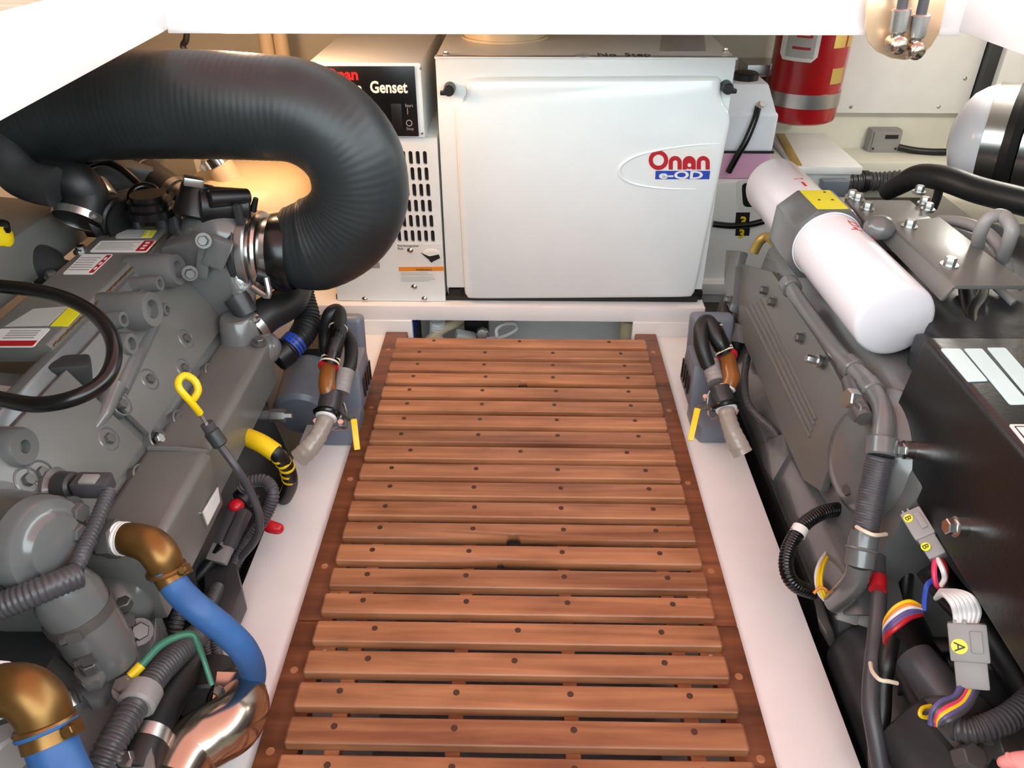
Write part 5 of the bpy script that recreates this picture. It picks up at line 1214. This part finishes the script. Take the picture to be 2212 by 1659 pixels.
# bulkhead panel, trim, junction box
xb = at(2085, 245, Y=2.125).x; zbt = at(1950, 245, Y=2.125).z
pnl = MB().bb(.80, xb, 2.125, BK - .0005, zbt, DZ0 + .018, .003)
o = struct('trim_7', pnl, 'white', 'white bulkhead panel right of the fire extinguisher')
for u, v in ((1838, 231), (2028, 231), (2085, 170)):
    p = at(u, v, Y=2.1245); MB().lathe(p, (0, -1, 0), [(0, .005), (.0015, .003)], 10).build('screw', 'zinc', o)
struct('trim_8', MB().bb(xb + .002, xb + .03, 2.10, BK - .0005, zbt - .02, DZ0 + .018), 'enginedark', 'dark seam strip at the right end of the bulkhead panel')
struct('trim_9', MB().bb(xb + .03, WX1, 2.08, BK - .0005, -.1, DZ0 + .018, .004), 'white', 'pale corner panel at the far right')
jb = thing('junction_box', 'small grey junction box on the bulkhead below the white panel', 'junction box', at(1905, 340, Y=2.13))
p = at(1905, 308, Y=2.13)
MB().box(p, (.082, .035, .078), None, .006).build('box_body', 'connector', jb)
MB().box(p + Vector((.002, -.019, 0)), (.074, .006, .070), None, .002).build('box_cover', 'connector', jb)
MB().box(p + Vector((.012, -.0235, .022)), (.034, .002, .010), None, .0005).build('box_nameplate', 'ink', jb)
for sx in (-.03, .03): MB().cyl(p + Vector((sx, -.021, -.01)), p + Vector((sx, -.024, -.01)), .003, seg=8).build('box_screw', 'ink', jb)
tag(MB().tube(pY([(1940, 318, 2.11), (1975, 325, 2.10), (2010, 328, 2.09), (2060, 328, 2.08)]), .009, 10, n=4).build('black_cable', 'black'), 'black cable leaving the junction box to the right', 'cable')
tag(MB().tube(pY([(1935, 342, 2.11), (1938, 360, 2.10), (1930, 375, 2.08)]), .007, 10, n=4).build('black_cable', 'black'), 'short black cable hanging below the junction box', 'cable')
struct('trim_10', MB().bb(.82, WX1, 2.02, BK - .0005, .13, .225, .004), 'bulkhead', 'painted ledge below the junction box')
conduit('brown grey corrugated conduit along the bulkhead ledge', pY([(1818, 396, 2.0), (1860, 392, 2.0), (1900, 392, 2.0), (1945, 388, 1.98)]), .022, .012, .003)
MB().band(at(1866, 392, Y=2.0), (1, 0, 0), .025, .014, .003).build('conduit_clip', 'black', bpy.data.objects[[o.name for o in bpy.data.objects if o.name.startswith('corrugated_conduit')][-1]])
tag(MB().tube(pY([(1915, 415, 1.55), (1945, 398, 1.52), (1985, 380, 1.48), (2040, 386, 1.42), (2110, 410, 1.36), (2180, 428, 1.30), (2260, 448, 1.24)]), .025, 20, n=7, rad=[.018, .020, .022, .023, .023, .023, .023]).build('black_hose', 'rubber'), 'thick black hose curving along the top of the right engine', 'hose')
tag(MB().tube(pY([(2030, 400, 1.42), (2025, 425, 1.42), (2015, 450, 1.42)]), .008, 10, n=3).build('black_cable', 'black'), 'short black bracket hose under the thick black hose, right engine', 'hose')
# white exhaust drum with clamp bands
dr = thing('exhaust_drum', 'white drum with steel and black rubber bands at the right edge', 'drum', at(2130, 380, Y=1.6))
d0 = at(2112, 298, Y=1.68); dd_ = Vector((.80, -.56, .06)).normalized(); R0 = .108
MB().lathe(d0, dd_, [(-.055, 0), (-.052, .03), (-.042, .062), (-.025, .088), (-.005, .102), (.012, R0), (.06, R0)], 48).build('drum_body', 'filter', dr)
MB().lathe(d0, dd_, [(.018, R0 + .001), (.019, R0 + .006), (.055, R0 + .006), (.056, R0 + .001)], 48, cap=False).build('steel_band', 'steel', dr)
MB().lathe(d0, dd_, [(.054, R0 - .01), (.056, R0 + .008), (.070, R0 + .014), (.084, R0 + .008), (.086, R0 - .01)], 48, cap=False).build('rubber_band', 'rubber', dr)
MB().lathe(d0, dd_, [(.085, R0 + .001), (.087, R0 + .007), (.115, R0 + .007), (.117, R0)], 48, cap=False).build('steel_band', 'steel', dr)
MB().lathe(d0, dd_, [(.06, R0 - .004), (.16, R0 - .004), (.18, R0 - .02), (.195, R0 - .06), (.20, 0)], 48).build('end_sleeve', 'rubber', dr)
struct('trim_11', MB().bb(1.02, WX1, 1.45, 1.95, -.1, .20, .006), 'bulkhead', 'pale support shelf under the white drum')

# ================================================================== strut bracket on the coaming
sb = thing('gas_strut_bracket', 'polished steel bracket with two gas strut ends hanging from the coaming', 'bracket', at(1955, 130, Y=1.262))
out_ = [(1874, -30), (1870, 60), (1876, 90), (1895, 112), (1925, 126), (1955, 130), (1985, 124), (2012, 100), (2030, 70), (2050, -30)]
MB().prism([at(u, v, Y=1.262) for u, v in out_], (0, .006, 0), .0015).build('bracket_plate', 'peach', sb)
for (u0, v0, u1, v1) in ((2003, -30, 1990, 30), (1956, -30, 1948, 18)):
    a, b = at(u0, v0, Y=1.235), at(u1, v1, Y=1.235)
    MB().cyl(a, b, .0075, seg=14).build('strut_rod', 'conduit', sb)
    b2 = b + (b - a).normalized() * .032
    f_ = MB().cyl(b, b2, .0135, .0125, 16, .002).build('strut_ferrule', 'zinc', sb)
    b3 = b2 + (b - a).normalized() * .016
    MB().cyl(b2, b3 + (b - a).normalized() * .012, .009, .009, 12, .002).build('strut_eye', 'steel', f_)
    c_ = b3 + Vector((0, -.004, 0))
    e = MB(); e.cyl(c_ + Vector((0, .02, 0)), c_ + Vector((0, -.012, 0)), .0125, .0125, 18, .003); e.hexa(c_ + Vector((0, -.012, 0)), (0, -1, 0), .009, .006); e.build('strut_bolt', 'polish', f_)

# ================================================================== things in the recess under the shelf and in the bilge
for lab, m, pts, r, ribs in (('white ribbed bilge hose in the recess under the generator shelf', 'white', [(945, 690, 1.62), (943, 715, 1.62), (938, 745, 1.60), (930, 800, 1.55)], .017, (.009, .002)),
                             ('blue hose at the left end of the recess', 'inkblue', [(893, 690, 1.66), (890, 715, 1.66), (885, 750, 1.64)], .011, (.006, .0006)),
                             ('cream pipe at the right end of the recess', 'pvc', [(1358, 690, 1.63), (1356, 715, 1.63), (1352, 760, 1.62)], .021, None)):
    tag(MB().tube(pY(pts), r, 16, n=5, ribs=ribs).build('bilge_hose' if m != 'pvc' else 'bilge_pipe', m), lab, 'hose' if m != 'pvc' else 'pipe')
tag(MB().tube(pY([(925, 735, 1.6), (955, 712, 1.62), (985, 698, 1.66), (1000, 690, 1.7)]), .012, 12, n=3).build('bilge_strut', 'pvc'), 'slanting cream strut in the recess', 'strut')
tag(MB().tube(pY([(1050, 732, 1.6), (1072, 728, 1.59), (1072, 712, 1.6), (1090, 700, 1.62), (1112, 700, 1.64), (1115, 712, 1.62), (1095, 724, 1.6), (1072, 732, 1.58)]), .0045, 10, n=5).build('white_tube', 'white'), 'thin white tube loop in the recess', 'tube')
vb = thing('bilge_valve', 'white and dark valve lying in the recess under the shelf', 'valve', at(1035, 735, Y=1.62))
MB().lathe(at(1042, 720, Y=1.61), (0, -1, .4), [(0, .016), (.01, .016), (.012, .012), (.02, .012)], 8).build('valve_body', 'steel', vb)
MB().box(at(1005, 728, Y=1.63), (.05, .03, .025), Euler((0, .3, .2)).to_matrix(), .006).build('valve_cap', 'white', vb)
MB().box(at(1030, 708, Y=1.68), (.06, .03, .05), None, .004).build('valve_block', 'black', vb)
struct('trim_12', MB().bb(-.26, .25, 1.72, 1.735, FZ, .0), 'white', 'pale inner partition in the recess')
for x, y, m, sx in ((-.16, .50, 'white', .10), (.12, .52, 'inkgrey', .12)):
    pass
bbx = tag(MB().bb(-.235, -.13, .30, .60, -.30, -.24, .01).build('bilge_tray', 'white'), 'white tray glimpsed below the near slats', 'tray')
MB().bb(-.22, -.145, .32, .58, -.245, -.235, .002).build('tray_insert', 'ink_pale', bbx)

# ================================================================== fingertip of a hand at the bottom right corner
def hand():
    mb = MB(); z = .17
    k = at(2215, 1690, Z=z)
    tip = at(2168, 1648, Z=z + .012)
    mid = at(2240, 1652, Z=z + .018); kn = at(2320, 1668, Z=z + .02); wr = at(2520, 1720, Z=z + .02)
    side = Vector((1, -.9, 0)).normalized(); side = Vector(((kn - tip).normalized().y, -(kn - tip).normalized().x, 0))
    for i, (off, ln) in enumerate(((0, 1.0), (.021, 1.06), (.041, .98), (.060, .78))):
        o = Vector((0, -1, 0)) * off
        t = kn + (tip - kn) * ln; m = kn + (mid - kn) * ln
        mb.tube([t + o, t.lerp(m, .35) + o + Vector((0, 0, .003)), m + o + Vector((0, 0, .004)), kn + o, kn.lerp(wr, .25) + o * .9], .009, 14, n=5, rad=[.0055, .0088, .0095, .0105, .012])
        mb.sph(t + o, .0062, (1, 1, 1), 12)
    oo = Vector((0, -.03, 0))
    mb.tube([kn + oo, kn.lerp(wr, .5) + oo, wr + oo], .02, 18, n=4, rad=[.030, .034, .026])
    mb.tube([kn.lerp(wr, .55) - oo * .2, kn.lerp(wr, .25) - oo * .9, kn.lerp(wr, -.1) - oo * 1.3], .012, 14, n=4, rad=[.018, .014, .009])
    o = mb.build('person', 'skin')
    md = o.modifiers.new('skin_join', 'REMESH'); md.mode = 'VOXEL'; md.voxel_size = .0022; md.use_smooth_shade = True
    sm = o.modifiers.new('skin_smooth', 'SMOOTH'); sm.iterations = 6
    tag(o, 'fingertip of a bare hand reaching in at the bottom right corner', 'person')
    MB().sph(tip.lerp(mid, .12) + Vector((0, 0, .008)), .006, (.75, 1, .3), 12).build('fingernail', 'skin', o)
hand()
